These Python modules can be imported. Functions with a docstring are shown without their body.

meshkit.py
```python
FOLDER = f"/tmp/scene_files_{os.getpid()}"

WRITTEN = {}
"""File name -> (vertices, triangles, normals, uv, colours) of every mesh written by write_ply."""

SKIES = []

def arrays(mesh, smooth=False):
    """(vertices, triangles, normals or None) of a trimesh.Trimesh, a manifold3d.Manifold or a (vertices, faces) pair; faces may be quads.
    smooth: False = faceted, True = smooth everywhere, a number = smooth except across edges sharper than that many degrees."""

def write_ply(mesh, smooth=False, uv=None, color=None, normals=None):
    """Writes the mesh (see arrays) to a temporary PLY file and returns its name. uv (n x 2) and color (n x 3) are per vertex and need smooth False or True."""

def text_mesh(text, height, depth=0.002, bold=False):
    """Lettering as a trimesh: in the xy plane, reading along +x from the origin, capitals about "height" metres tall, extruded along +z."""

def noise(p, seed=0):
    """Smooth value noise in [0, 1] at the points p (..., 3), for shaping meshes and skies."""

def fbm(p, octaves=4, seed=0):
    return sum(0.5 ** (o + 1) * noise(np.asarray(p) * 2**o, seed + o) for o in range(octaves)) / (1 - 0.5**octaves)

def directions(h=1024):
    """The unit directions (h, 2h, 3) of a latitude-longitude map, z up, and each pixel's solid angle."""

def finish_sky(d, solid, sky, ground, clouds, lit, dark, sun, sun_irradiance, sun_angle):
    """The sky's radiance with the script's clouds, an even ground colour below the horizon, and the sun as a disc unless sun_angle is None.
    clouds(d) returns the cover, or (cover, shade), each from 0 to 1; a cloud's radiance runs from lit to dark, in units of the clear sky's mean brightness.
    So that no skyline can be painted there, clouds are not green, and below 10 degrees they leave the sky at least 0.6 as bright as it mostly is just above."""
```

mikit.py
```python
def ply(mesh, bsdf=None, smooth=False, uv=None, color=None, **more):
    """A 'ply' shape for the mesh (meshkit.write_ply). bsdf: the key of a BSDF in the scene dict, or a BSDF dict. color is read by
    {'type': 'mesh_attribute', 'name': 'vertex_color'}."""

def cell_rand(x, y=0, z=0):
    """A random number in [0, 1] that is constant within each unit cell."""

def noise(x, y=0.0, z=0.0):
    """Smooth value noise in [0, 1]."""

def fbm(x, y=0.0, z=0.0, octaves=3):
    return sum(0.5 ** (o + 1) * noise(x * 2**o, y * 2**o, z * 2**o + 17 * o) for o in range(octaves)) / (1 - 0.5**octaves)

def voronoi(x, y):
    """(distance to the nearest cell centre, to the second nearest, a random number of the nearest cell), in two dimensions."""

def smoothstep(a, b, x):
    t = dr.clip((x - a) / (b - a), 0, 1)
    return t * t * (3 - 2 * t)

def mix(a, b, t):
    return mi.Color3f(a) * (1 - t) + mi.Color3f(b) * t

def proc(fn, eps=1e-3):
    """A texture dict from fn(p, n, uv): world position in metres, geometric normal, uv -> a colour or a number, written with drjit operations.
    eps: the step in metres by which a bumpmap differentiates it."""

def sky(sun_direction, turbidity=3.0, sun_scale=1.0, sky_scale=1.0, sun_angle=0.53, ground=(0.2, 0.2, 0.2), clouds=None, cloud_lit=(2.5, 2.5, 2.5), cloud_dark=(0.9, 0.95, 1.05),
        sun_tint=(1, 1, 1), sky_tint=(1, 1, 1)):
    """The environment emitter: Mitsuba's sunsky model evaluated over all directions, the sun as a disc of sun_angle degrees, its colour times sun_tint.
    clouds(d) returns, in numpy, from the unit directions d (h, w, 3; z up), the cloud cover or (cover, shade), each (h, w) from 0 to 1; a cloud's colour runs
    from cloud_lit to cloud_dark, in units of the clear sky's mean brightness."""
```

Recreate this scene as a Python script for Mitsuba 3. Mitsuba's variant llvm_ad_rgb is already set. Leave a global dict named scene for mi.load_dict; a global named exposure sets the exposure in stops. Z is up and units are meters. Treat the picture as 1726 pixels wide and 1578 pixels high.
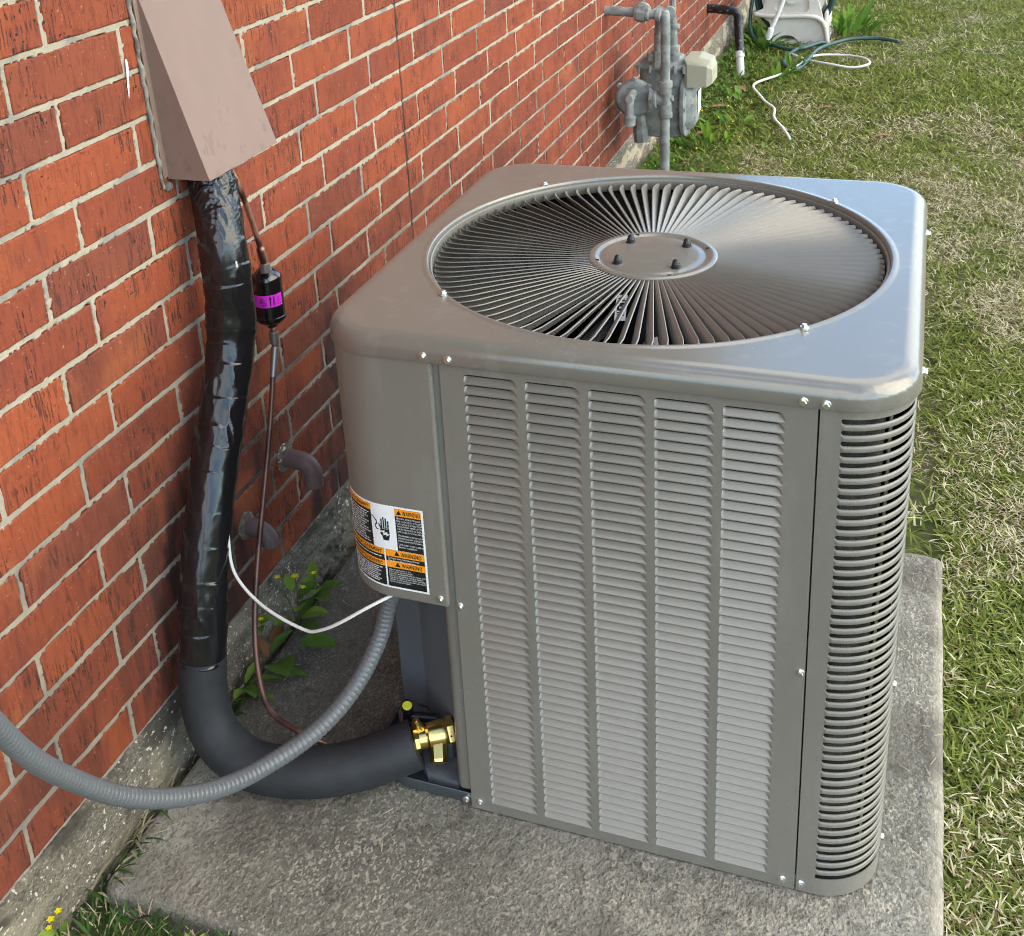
import math, random
import numpy as np, trimesh, shapely
from shapely.geometry import Polygon, Point, box as sbox
from shapely import affinity
import drjit as dr, mitsuba as mi
import mikit, meshkit
from mikit import noise, fbm, cell_rand, smoothstep, mix, proc, ply
T = mi.ScalarTransform4f
PI = math.pi
rng = np.random.default_rng(7)
random.seed(7)
scene, labels = {}, {}

# ---------------------------------------------------------------- camera, sky, exposure
EYE = np.array([1.1374, -2.5012, 1.5651])
YAW, PITCH, ROLL, FPX = -0.3811, -0.3579, -0.0644, 1990.5
fw = np.array([math.sin(YAW) * math.cos(PITCH), math.cos(YAW) * math.cos(PITCH), math.sin(PITCH)])
r0 = np.array([math.cos(YAW), -math.sin(YAW), 0]); u0 = np.cross(r0, fw)
rt = r0 * math.cos(ROLL) + u0 * math.sin(ROLL); up = -r0 * math.sin(ROLL) + u0 * math.cos(ROLL)
M = np.eye(4); M[:3, 0], M[:3, 1], M[:3, 2], M[:3, 3] = -rt, up, fw, EYE
scene['camera'] = {'type': 'perspective', 'fov': math.degrees(2 * math.atan(863 / FPX)), 'fov_axis': 'x',
                   'principal_point_offset_x': (863 - 781.7) / 1726, 'principal_point_offset_y': (789 - 393.8) / 1578,
                   'near_clip': 0.05, 'far_clip': 500.0, 'to_world': T(M.tolist())}
def clouds(d):
    """Broken white cloud from noise, added out of view to whiten the light."""
    p = d / np.maximum(d[..., 2:3] + .35, .2) * 1.1
    n = meshkit.fbm(p + 18 * 7.3, 5, 18)  # seed picked so the lid still reflects clear blue sky
    c = np.clip((n - .47) / .14, 0, 1); c = c * c * (3 - 2 * c)
    return c * .85, np.clip((n - .60) / .2, 0, 1)
scene['sky'] = mikit.sky((0.88, 0.0, 0.60), turbidity=3, sun_scale=0.24, sun_angle=60, sky_scale=2.0, sun_tint=(1.0, 1.0, 0.93), sky_tint=(0.9, 1.0, 1.08), ground=(.12, .14, .08),
                         clouds=clouds, cloud_lit=(2.42, 2.5, 2.54), cloud_dark=(1.0, 1.0, 1.0))
exposure = 3.14

# ---------------------------------------------------------------- helpers
used = {}
def key_of(name):
    n = used.get(name, -1) + 1; used[name] = n
    return name if n == 0 else f'{name}_{n:03d}'
def put(name, mesh, bsdf, smooth=False, label=None, cat=None, group=None, kind=None, to=None, color=None):
    k = key_of(name)
    d = dict(mesh) if isinstance(mesh, dict) else ply(mesh, bsdf, smooth, color=color)
    if to is not None: d['to_world'] = to
    scene[k] = d
    tag(k, label, cat, group, kind)
    return k
def tag(k, label=None, cat=None, group=None, kind=None):
    e = {a: b for a, b in (('label', label), ('category', cat), ('group', group), ('kind', kind)) if b}
    if e: labels[k] = {**labels.get(k, {}), **e}
def thing(name, label, cat, group=None):
    k = key_of(name); tag(k, label, cat, group); return k
def cat(*ms): return trimesh.util.concatenate([m for m in ms])
def tm(v, f): return trimesh.Trimesh(np.asarray(v, float), np.asarray(f, int), process=False)
def grid_faces(n, m, close_m=False, close_n=False):
    f = []
    i = np.arange(n if close_n else n - 1); j = np.arange(m if close_m else m - 1)
    I, Jj = np.meshgrid(i, j, indexing='ij'); I = I.ravel(); Jj = Jj.ravel()
    a = I * m + Jj; b = I * m + (Jj + 1) % m; c = ((I + 1) % n) * m + (Jj + 1) % m; d = ((I + 1) % n) * m + Jj
    return np.vstack([np.stack([a, b, c], 1), np.stack([a, c, d], 1)])
def grid(P, close_m=False, flip=False):
    P = np.asarray(P, float); n, m = P.shape[:2]
    f = grid_faces(n, m, close_m)
    return tm(P.reshape(-1, 3), f[:, ::-1] if flip else f)
def bx(c, s, bev=0.0):
    c, s = np.asarray(c, float), np.asarray(s, float)
    if bev <= 0:
        m = trimesh.creation.box(s); m.apply_translation(c); return m
    h = s / 2; pts = []
    for sx in (-1, 1):
        for sy in (-1, 1):
            for sz in (-1, 1):
                for k in range(3):
                    p = h - bev; p[k] = h[k]; pts.append(c + p * (sx, sy, sz))
    return trimesh.convex.convex_hull(np.array(pts))
def spline(pts, n=120):
    p = np.asarray(pts, float)
    t = np.r_[0, np.cumsum(np.linalg.norm(np.diff(p, axis=0), axis=1) ** .5)]
    from scipy.interpolate import CubicSpline
    c = CubicSpline(t, p, bc_type='natural')
    q = c(np.linspace(0, t[-1], n * 6))
    s = np.r_[0, np.cumsum(np.linalg.norm(np.diff(q, axis=0), axis=1))]
    return np.stack([np.interp(np.linspace(0, s[-1], n), s, q[:, k]) for k in range(3)], 1)
def frames(P):
    t = np.gradient(P, axis=0); t /= np.linalg.norm(t, axis=1, keepdims=True) + 1e-12
    a = np.cross(t[0], [0.31, .2, .93]);  a /= np.linalg.norm(a)
    A = []
    for k in range(len(P)):
        a = a - t[k] * (a @ t[k]); a /= np.linalg.norm(a); A.append(a)
    A = np.array(A); return t, A, np.cross(t, A)
def tube(P, r, sides=16, disp=None, caps=True):
    P = np.asarray(P, float); t, A, B = frames(P)
    ang = np.arange(sides) * 2 * PI / sides
    R = np.broadcast_to(np.asarray(r, float).reshape(-1, 1) if np.ndim(r) else np.full((1, 1), r), (len(P), sides)).copy()
    if disp is not None: R += disp
    V = P[:, None] + R[..., None] * (np.cos(ang)[None, :, None] * A[:, None] + np.sin(ang)[None, :, None] * B[:, None])
    m = grid(V, True)
    v, f = np.array(m.vertices), np.array(m.faces)
    if caps:
        n = len(v); v = np.vstack([v, P[:1], P[-1:]]); j = np.arange(sides); L = (len(P) - 1) * sides
        f = np.vstack([f, np.stack([np.full(sides, n), (j + 1) % sides, j], 1), np.stack([np.full(sides, n + 1), L + j, L + (j + 1) % sides], 1)])
    m = tm(v, f)
    if m.volume < 0: m.invert()
    return m
def cyl(p0, p1, r, sides=24, r1=None, bev=0):
    p0, p1 = np.asarray(p0, float), np.asarray(p1, float); L = np.linalg.norm(p1 - p0); d = (p1 - p0) / L
    r1 = r if r1 is None else r1
    if bev: P = [p0, p0 + d * bev * .3, p0 + d * bev, p1 - d * bev, p1 - d * bev * .3, p1]; R = [r - bev, r - bev * .3, r, r1, r1 - bev * .3, r1 - bev]
    else: P, R = [p0, p1], [r, r1]
    return tube(P, np.array(R), sides)
def lathe(prof, axis0, d, sides=32):
    """prof: (height along d, radius)."""
    axis0, d = np.asarray(axis0, float), np.asarray(d, float); d = d / np.linalg.norm(d)
    a = np.cross(d, [0, 0, 1.0] if abs(d[2]) < .9 else [1.0, 0, 0]); a /= np.linalg.norm(a); b = np.cross(d, a)
    ang = np.arange(sides) * 2 * PI / sides
    V = np.array([axis0 + d * h + r * (np.cos(ang)[:, None] * a + np.sin(ang)[:, None] * b) for h, r in prof])
    m = grid(V, True)
    if m.is_watertight is False:
        v, f = np.array(m.vertices), np.array(m.faces); n = len(v); j = np.arange(sides); L = (len(prof) - 1) * sides
        v = np.vstack([v, axis0 + d * prof[0][0], axis0 + d * prof[-1][0]])
        f = np.vstack([f, np.stack([np.full(sides, n), (j + 1) % sides, j], 1), np.stack([np.full(sides, n + 1), L + j, L + (j + 1) % sides], 1)])
        m = tm(v, f)
    if m.volume < 0: m.invert()
    return m
def prism(poly, depth, frame=None):
    """shapely polygon extruded along +z; frame = (origin, ex, ey, ez)."""
    ms = [trimesh.creation.extrude_polygon(g, depth, engine='earcut') for g in getattr(poly, 'geoms', [poly])]
    m = cat(*ms)
    if frame is not None:
        o, ex, ey, ez = [np.asarray(x, float) for x in frame]
        v = np.array(m.vertices); m.vertices = o + v[:, :1] * ex + v[:, 1:2] * ey + v[:, 2:] * ez
        if np.dot(np.cross(ex, ey), ez) < 0: m.invert()
    return m

# ---------------------------------------------------------------- materials
def principled(col, rough=.5, metallic=0., spec=.5, **k):
    c = {'type': 'rgb', 'value': list(col)} if isinstance(col, (tuple, list)) else col
    return {'type': 'twosided', 'bsdf': {'type': 'principled', 'base_color': c, 'roughness': rough, 'metallic': metallic, 'specular': spec, **k}}
def bumped(b, fn, scale=1.0, eps=1e-3):
    return {'type': 'twosided', 'bsdf': {'type': 'bumpmap', 'arbitrary': proc(fn, eps), 'scale': scale, 'bsdf': b['bsdf'] if b['type'] == 'twosided' else b}}
CRS, Z0 = 0.0762, 1.1112          # brick course height, a bed joint's height
def brick_rnd(p):
    k = dr.floor((Z0 - p.z) / CRS)
    odd = k - 2 * dr.floor(k / 2)
    ph = dr.select(p.y < 0, dr.select(odd > .5, .165, .25), dr.select(odd > .5, -.088, -.010))
    n = dr.floor((p.y + ph) / .2565)
    return k, n
def brick_col(p, n, uv):
    k, b = brick_rnd(p)
    r1, r2 = cell_rand(k, b, 3), cell_rand(k, b, 9)
    c = mix((.285, .064, .024), (.195, .043, .020), r1)
    c = mix(c, (.13, .040, .026), smoothstep(.84, .95, r2) * .6)
    c = mix(c, (.37, .105, .036), smoothstep(.55, .8, fbm(p.y * 9, p.z * 14, 3.1)) * .6 * r2)
    c = mix(c, (.18, .042, .025), smoothstep(.5, .78, fbm(p.y * 14 + 7, p.z * 7, 8.)) * .55)
    st = noise(p.y * 330, p.z * 34, 1.) * .5 + noise(p.y * 720, p.z * 70, 5.) * .5       # wire-cut drag marks
    zone = smoothstep(.40, .68, noise(p.y * 30, p.z * 22, 20.) * .6 + noise(p.y * 7., p.z * 9., 31.) * .4)
    c = mix(c, (.055, .022, .016), smoothstep(.50, .74, st) * (.35 + .65 * zone) * .85)
    pit = noise(p.y * 300, p.z * 170, 40.)
    c = mix(c, (.03, .018, .014), smoothstep(.86, .93, pit) * zone)
    c = mix(c, (.50, .28, .18), smoothstep(.93, .97, noise(p.y * 260 + 50, p.z * 280, 44.)) * .5)
    stain_and_shade = smoothstep(.28, .58, fbm(p.y * 5 + 3, p.z * 2.6, 4.)) * smoothstep(.80, .25, p.z) * (.4 + .8 * smoothstep(-1.3, -.95, p.y) * smoothstep(1.2, .2, p.y))  # splash stains low down, plus shade behind the unit put into the colour
    c = mix(c, (.032, .018, .015), dr.minimum(stain_and_shade * (.7 + .5 * smoothstep(.4, .65, noise(p.y * 60, p.z * 9, 77.))), .9))
    return c
def brick_h(p, n, uv):
    st = noise(p.y * 330, p.z * 34, 1.) * .5 + noise(p.y * 720, p.z * 70, 5.) * .5
    return -smoothstep(.52, .76, st) * .0009 - smoothstep(.84, .93, noise(p.y * 300, p.z * 170, 40.)) * .0015 + .0008 * noise(p.y * 420, p.z * 420, 3.)
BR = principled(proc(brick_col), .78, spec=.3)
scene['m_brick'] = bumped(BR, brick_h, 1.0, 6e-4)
def mortar_col(p, n, uv):
    c = mix((.385, .335, .25), (.30, .265, .20), fbm(p.y * 40, p.z * 40, p.x * 40))
    c = mix(c, (.20, .19, .165), smoothstep(.52, .72, fbm(p.y * 16, p.z * 16, 2.)) * .75)
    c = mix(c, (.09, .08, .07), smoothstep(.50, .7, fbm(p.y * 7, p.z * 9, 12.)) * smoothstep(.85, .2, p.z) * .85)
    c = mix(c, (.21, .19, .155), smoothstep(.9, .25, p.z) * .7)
    return mix(c, (.05, .044, .038), smoothstep(.36, .60, fbm(p.y * 6 + 9, p.z * 5, 3.)) * smoothstep(.75, .35, p.z) * smoothstep(-1.15, -.85, p.y) * smoothstep(1., .1, p.y) * .9)  # mortar grime together with painted shade in the gap behind the unit
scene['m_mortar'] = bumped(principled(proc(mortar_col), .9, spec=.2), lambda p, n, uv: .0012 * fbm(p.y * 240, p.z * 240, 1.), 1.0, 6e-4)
def found_col(p, n, uv):
    c = mix((.19, .165, .125), (.09, .078, .06), fbm(p.x * 30, p.y * 30, p.z * 30, octaves=4))
    c = mix(c, (.30, .265, .20), smoothstep(.55, .8, noise(p.x * 300, p.y * 330, p.z * 330)) * .6)
    c = mix(c, (.05, .044, .034), smoothstep(.55, .8, noise(p.x * 260 + 9, p.y * 250, p.z * 250)) * .6)
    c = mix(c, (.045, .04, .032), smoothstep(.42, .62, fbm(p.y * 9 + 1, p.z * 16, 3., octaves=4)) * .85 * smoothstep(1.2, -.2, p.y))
    c = mix(c, (.34, .29, .20), smoothstep(.52, .66, fbm(p.y * 8, p.z * 20, 6., octaves=4)) * (.35 + .5 * smoothstep(.8, 1.8, p.y)))
    return mix(c, (.50, .46, .38), smoothstep(.71, .76, fbm(p.y * 130, p.z * 170, 9.)) * smoothstep(.3, .5, noise(p.y * 9, p.z * 9, 2.)))
scene['m_foundation'] = bumped(principled(proc(found_col), .9, spec=.2), lambda p, n, uv: .009 * fbm(p.x * 90, p.y * 90, p.z * 90, octaves=4), 1.0, 8e-4)
def pad_col(p, n, uv):
    c = mix((.200, .190, .155), (.125, .118, .094), fbm(p.x * 11, p.y * 11, p.z * 11 + 1., octaves=5))
    big = smoothstep(.40, .64, fbm(p.x * 2.6 + 4, p.y * 3.0, 2.))
    front = smoothstep(-.95, -1.4, p.y)
    c = mix(c, (.33, .31, .255), (1 - big) * (.15 + .55 * front))
    grain = noise(p.x * 330, p.y * 200, p.z * 300 + 4.) * .4 + noise(p.x * 640, p.y * 520, p.z * 600 + 7.) * .6
    c = mix(c, (.055, .05, .04), smoothstep(.48, .78, grain) * .62)
    c = mix(c, (.42, .37, .29), smoothstep(.60, .80, noise(p.x * 360, p.y * 240, p.z * 300 + 11.)) * (.25 + .75 * noise(p.x * 22, p.y * 18, 2.)) * .85)
    c = mix(c, (.40, .36, .29), smoothstep(.72, .80, fbm(p.x * 120, p.y * 80, 15.)) * .5)
    c = mix(c, (.36, .31, .235), smoothstep(1.232, 1.262, p.x + .014 * noise(p.y * 40, 2., 1.)) * .5)
    c = mix(c, (.05, .043, .035), smoothstep(.62, .74, fbm(p.x * 34, p.y * 34, 6., octaves=4)) * .35)
    dark_patches = smoothstep(.42, .60, fbm(p.x * 5 + 2, p.y * 5 + 5, 8., octaves=4) + .35 * smoothstep(.42, .05, p.x) * smoothstep(-1.28, -1.0, p.y) - .10)  # darker noise patches, denser towards the wall
    c = mix(c, (.075, .066, .054), dark_patches * .5)
    line = smoothstep(.003, .0, dr.abs(p.x - 1.165 + .004 * noise(p.y * 9, 1., 1.)))
    return mix(c, (.28, .255, .21), line * .4)
def pad_h(p, n, uv):
    return .0034 * fbm(p.x * 130, p.y * 110, p.z * 120) + .0016 * (noise(p.x * 330, p.y * 200, 4.) * .4 + noise(p.x * 640, p.y * 520, 7.) * .6)
scene['m_pad'] = bumped(principled(proc(pad_col), .85, spec=.25), pad_h, 1.0, 6e-4)
def soil_col(p, n, uv):
    c = mix((.06, .055, .028), (.16, .14, .075), fbm(p.x * 30, p.y * 30, 1.))
    return mix(c, (.06, .085, .025), smoothstep(.4, .7, fbm(p.x * 3, p.y * 3, 4.)) * .7)
scene['m_soil'] = principled(proc(soil_col), .95, spec=.1)
scene['m_blade'] = {'type': 'principledthin', 'base_color': {'type': 'mesh_attribute', 'name': 'vertex_color'}, 'roughness': .5, 'diff_trans': .5, 'spec_tint': 0.}
TAUPE = (.190, .176, .145)
def taupe(p, n, uv):
    c = mix(TAUPE, (.176, .164, .137), fbm(p.x * 6, p.y * 6, p.z * 6))
    c = mix(c, (.235, .222, .19), smoothstep(.55, .8, fbm(p.x * 45, p.y * 45, p.z * 5 + 3, octaves=4)) * .35)
    return mix(c, (.27, .25, .21), smoothstep(.80, .86, noise(p.x * 260, p.y * 260, p.z * 260)) * smoothstep(.45, .7, fbm(p.x * 9, p.y * 9, p.z * 9)) * .4)
scene['m_paint'] = bumped(principled(proc(taupe), .20, metallic=.26, spec=.8), lambda p, n, uv: .00012 * fbm(p.x * 7, p.y * 7, p.z * 7) + .000012 * noise(p.x * 500, p.y * 500, p.z * 500), 1.0, 2e-3)
scene['m_panel'] = bumped(principled(proc(taupe), .33, metallic=.08, spec=.55), lambda p, n, uv: .00012 * fbm(p.x * 7, p.y * 7, p.z * 7) + .000015 * noise(p.x * 500, p.y * 500, p.z * 500), 1.0, 2e-3)
scene['m_louver'] = principled(TAUPE, .28, metallic=.22, spec=.8)
scene['m_grille'] = principled(tuple(.78 * x for x in TAUPE), .30, metallic=.12, spec=.7)
scene['m_slate'] = principled((.10, .112, .125), .4, spec=.4)
scene['m_coil'] = principled(proc(lambda p, n, uv: mix((.022, .022, .02), (.085, .08, .066), noise(p.x * 700 + p.y * 500, p.y * 600, p.z * 30) * smoothstep(.3, .7, noise(p.x * 30, p.y * 30, p.z * 40)))), .6, spec=.3)
scene['m_black'] = principled((.006, .006, .007), .35, spec=.5)
scene['m_nut'] = principled((.012, .012, .013), .4, spec=.5)
scene['m_zinc'] = principled((.78, .78, .75), .25, 1.0)
scene['m_galv'] = principled((.16, .19, .21), .3, .8)
scene['m_silver'] = principled((.88, .89, .92), .4, .15)
scene['m_mauve'] = bumped(principled(proc(lambda p, n, uv: mix(mix((.235, .157, .127), (.205, .137, .110), fbm(p.x * 25, p.y * 25, p.z * 12)), (.15, .10, .082), smoothstep(.60, .72, fbm(p.y * 70, p.z * 45, p.x * 70)) * .5 * smoothstep(1.2, 1.0, p.z))), .55, spec=.3), lambda p, n, uv: .0004 * fbm(p.x * 40, p.y * 40, p.z * 40), 1.0, 1e-3)
scene['m_caulk'] = bumped(principled(proc(lambda p, n, uv: mix((.25, .235, .20), (.12, .11, .095), smoothstep(.4, .65, fbm(p.y * 60, p.z * 60, p.x * 60)))), .7, spec=.3), lambda p, n, uv: .003 * fbm(p.x * 120, p.y * 120, p.z * 120), 1.0, 1e-3)
scene['m_mauve_pipe'] = principled((.135, .092, .090), .55, spec=.3)
scene['m_tape'] = principled((.008, .008, .009), .17, spec=.55)
def foam_col(p, n, uv): return mix((.016, .0175, .019), (.028, .030, .033), fbm(p.x * 30, p.y * 30, p.z * 30))
scene['m_foam'] = bumped(principled(proc(foam_col), .62, spec=.35), lambda p, n, uv: .0006 * fbm(p.x * 180, p.y * 180, p.z * 180), 1.0, 8e-4)
scene['m_conduit'] = principled((.098, .104, .109), .33, spec=.5)
scene['m_copper'] = principled(proc(lambda p, n, uv: mix((.62, .33, .23), (.13, .07, .055), smoothstep(.48, .72, fbm(p.x * 40, p.y * 40, p.z * 22)))), .34, .85)
scene['m_dark_copper'] = principled(proc(lambda p, n, uv: mix((.16, .085, .065), (.09, .05, .042), smoothstep(.42, .66, fbm(p.x * 40, p.y * 40, p.z * 12)))), .4, .6)
scene['m_brass'] = principled((.83, .60, .20), .24, 1.0)
scene['m_solder'] = principled((.30, .29, .29), .4, .8)
scene['m_drier'] = principled((.004, .004, .005), .10, spec=.6, clearcoat=.6, clearcoat_gloss=.95)
scene['m_magenta'] = principled((.62, .03, .58), .45, spec=.3)
scene['m_white'] = principled((.78, .78, .76), .5, spec=.4)
scene['m_offwhite'] = principled((.62, .61, .57), .55, spec=.4)
scene['m_ink'] = principled((.010, .012, .010), .4, spec=.4)
scene['m_orange'] = principled((.86, .30, .012), .45, spec=.4)
scene['m_yellow'] = principled((.72, .72, .05), .4, spec=.4)
scene['m_meter'] = bumped(principled(proc(lambda p, n, uv: mix(mix((.25, .265, .25), (.165, .18, .17), smoothstep(.35, .65, fbm(p.x * 30, p.y * 30, p.z * 30))), (.12, .085, .06), smoothstep(.66, .76, fbm(p.x * 55, p.y * 55, p.z * 55)) * .6)), .5, spec=.4), lambda p, n, uv: .0007 * fbm(p.x * 90, p.y * 90, p.z * 90), 1.0, 2e-3)
scene['m_cream'] = principled((.33, .315, .23), .55, spec=.4)
scene['m_reel'] = principled(proc(lambda p, n, uv: mix((.62, .60, .53), (.50, .48, .42), fbm(p.x * 10, p.y * 10, p.z * 10))), .55, spec=.4)
scene['m_hose'] = principled((.022, .07, .06), .4, spec=.5)
scene['m_leaf'] = {'type': 'principledthin', 'base_color': {'type': 'mesh_attribute', 'name': 'vertex_color'}, 'roughness': .45, 'diff_trans': .45}
scene['m_flower'] = {'type': 'principledthin', 'base_color': {'type': 'rgb', 'value': [.85, .72, .02]}, 'roughness': .6, 'diff_trans': .6}
scene['m_dead'] = principled((.27, .15, .085), .7, spec=.2)
scene['m_blackpipe'] = bumped(principled(proc(lambda p, n, uv: mix((.008, .008, .009), (.12, .11, .10), smoothstep(.6, .75, fbm(p.x * 50, p.y * 50, p.z * 50)))), .35, spec=.5), lambda p, n, uv: .002 * fbm(p.x * 60, p.y * 60, p.z * 60), 1.0, 2e-3)
scene['m_crack'] = principled((.05, .045, .045), .8, spec=.2)
scene['m_fascia'] = principled((.30, .26, .22), .6, spec=.3)
scene['m_shingle'] = principled((.10, .09, .08), .9, spec=.2)

# ---------------------------------------------------------------- ground
def lawn_mesh():
    xs = np.r_[np.linspace(-.1, 4, 60), np.linspace(4.5, 40, 20)]; ys = np.r_[np.linspace(-12, -2, 12), np.linspace(-1.9, 9, 120), np.linspace(10, 60, 20)]
    X, Y = np.meshgrid(xs, ys, indexing='ij')
    Z = -.048 + .02 * (meshkit.fbm(np.stack([X * 1.3, Y * 1.3, X * 0], -1), 3, 4) - .5)
    return grid(np.stack([X, Y, Z], -1))
put('lawn', lawn_mesh(), 'm_soil', True, 'lawn soil under the mown grass', kind='structure')

def grass_mesh():
    V, F, C = [], [], []; n0 = 0
    zones = [  # x0,x1,y0,y1,density
        (1.257, 1.9, -1.6, -.2, 44000), (1.262, 2.3, -.2, 1.3, 36000), (.06, 1.262, -.2, .1, 4000), (.05, .7, .1, 1.3, 5000), (.7, 1.262, .1, 1.3, 10500),
        (.05, 2.3, 1.3, 2.8, 23000), (.05, 2.6, 2.8, 4.6, 8900), (.05, 2.8, 4.6, 8.2, 6000), (2.4, 3.2, -.2, 8.2, 2500)]
    for x0, x1, y0, y1, dens in zones:
        n = int(dens * (x1 - x0) * (y1 - y0))
        x, y = rng.uniform(x0, x1, n), rng.uniform(y0, y1, n)
        far = dens < 9000
        patch = meshkit.fbm(np.stack([x * 2.1, y * 1.6, x * 0], -1), 4, 11)
        patch2 = meshkit.fbm(np.stack([x * 7, y * 7, x * 0 + 3], -1), 3, 5)
        keep = (patch2 > .30) | (rng.random(n) < .6)
        x, y, patch, patch2 = x[keep], y[keep], patch[keep], patch2[keep]; n = len(x)
        straw = np.clip((patch - .5) * 1.5 + (patch2 - .5) * 1.3 + np.where(y < 1.4, .52, np.where(y < 2.4, .42, np.where(y < 3.6, .30, .15))), .06, .86)
        straw = np.where(x < .45, straw * .3, straw)
        dry = rng.random(n) < straw
        L = np.where(dry, rng.uniform(.012, .034, n), rng.uniform(.016, .044, n)) * (1.45 if far else 1)
        w = np.where(dry, rng.uniform(.0008, .0018, n), rng.uniform(.0011, .0030, n)) * (1.5 if far else 1)
        az = rng.uniform(0, 2 * PI, n); tilt = np.where(dry, rng.uniform(.75, 1.5, n), rng.uniform(.6, 1.4, n))
        zb = -.046 + np.where(dry, rng.uniform(.002, .03, n), rng.uniform(0, .018, n))
        bend = rng.uniform(.05, .4, n)
        d = np.stack([np.cos(az), np.sin(az)], 1); s = np.stack([-np.sin(az), np.cos(az), 0 * az], 1)
        tw = rng.uniform(-.6, .6, n); s[:, 2] = np.sin(tw) * .6
        b = np.stack([x, y, zb], 1)
        def pt(f):
            th = np.minimum(tilt + bend * f, 1.75)
            return b + (L * f)[:, None] * np.concatenate([d * np.sin(th)[:, None], np.cos(th)[:, None]], 1)
        m, t = pt(np.full(n, .55)), pt(np.ones(n))
        W = w[:, None] * s
        vs = np.stack([b - W, b + W, m - W * .8, m + W * .8, t], 1)
        g = rng.random((n, 1)); h = rng.random((n, 1))
        green = (1 - g) * np.array([.115, .16, .032]) + g * np.array([.34, .37, .095])
        green = np.where(h > .85, np.array([.16, .20, .05]), green)
        st = (1 - g) * np.array([.46, .40, .23]) + g * np.array([.80, .73, .49])
        st = np.where(h > .8, np.array([.20, .135, .07]), st)
        c = np.where(dry[:, None], st, green)
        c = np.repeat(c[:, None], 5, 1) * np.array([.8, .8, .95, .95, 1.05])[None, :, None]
        o = (np.arange(n) * 5)[:, None, None] + n0
        F.append((o + np.array([[0, 1, 3], [0, 3, 2], [2, 3, 4]])[None]).reshape(-1, 3)); V.append(vs.reshape(-1, 3)); C.append(c.reshape(-1, 3)); n0 += n * 5
    return tm(np.vstack(V), np.vstack(F)), np.vstack(C)
gm, gc = grass_mesh()
put('grass', gm, 'm_blade', False, 'short patchy lawn grass, part green and part straw coloured', kind='stuff', color=gc)

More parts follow.
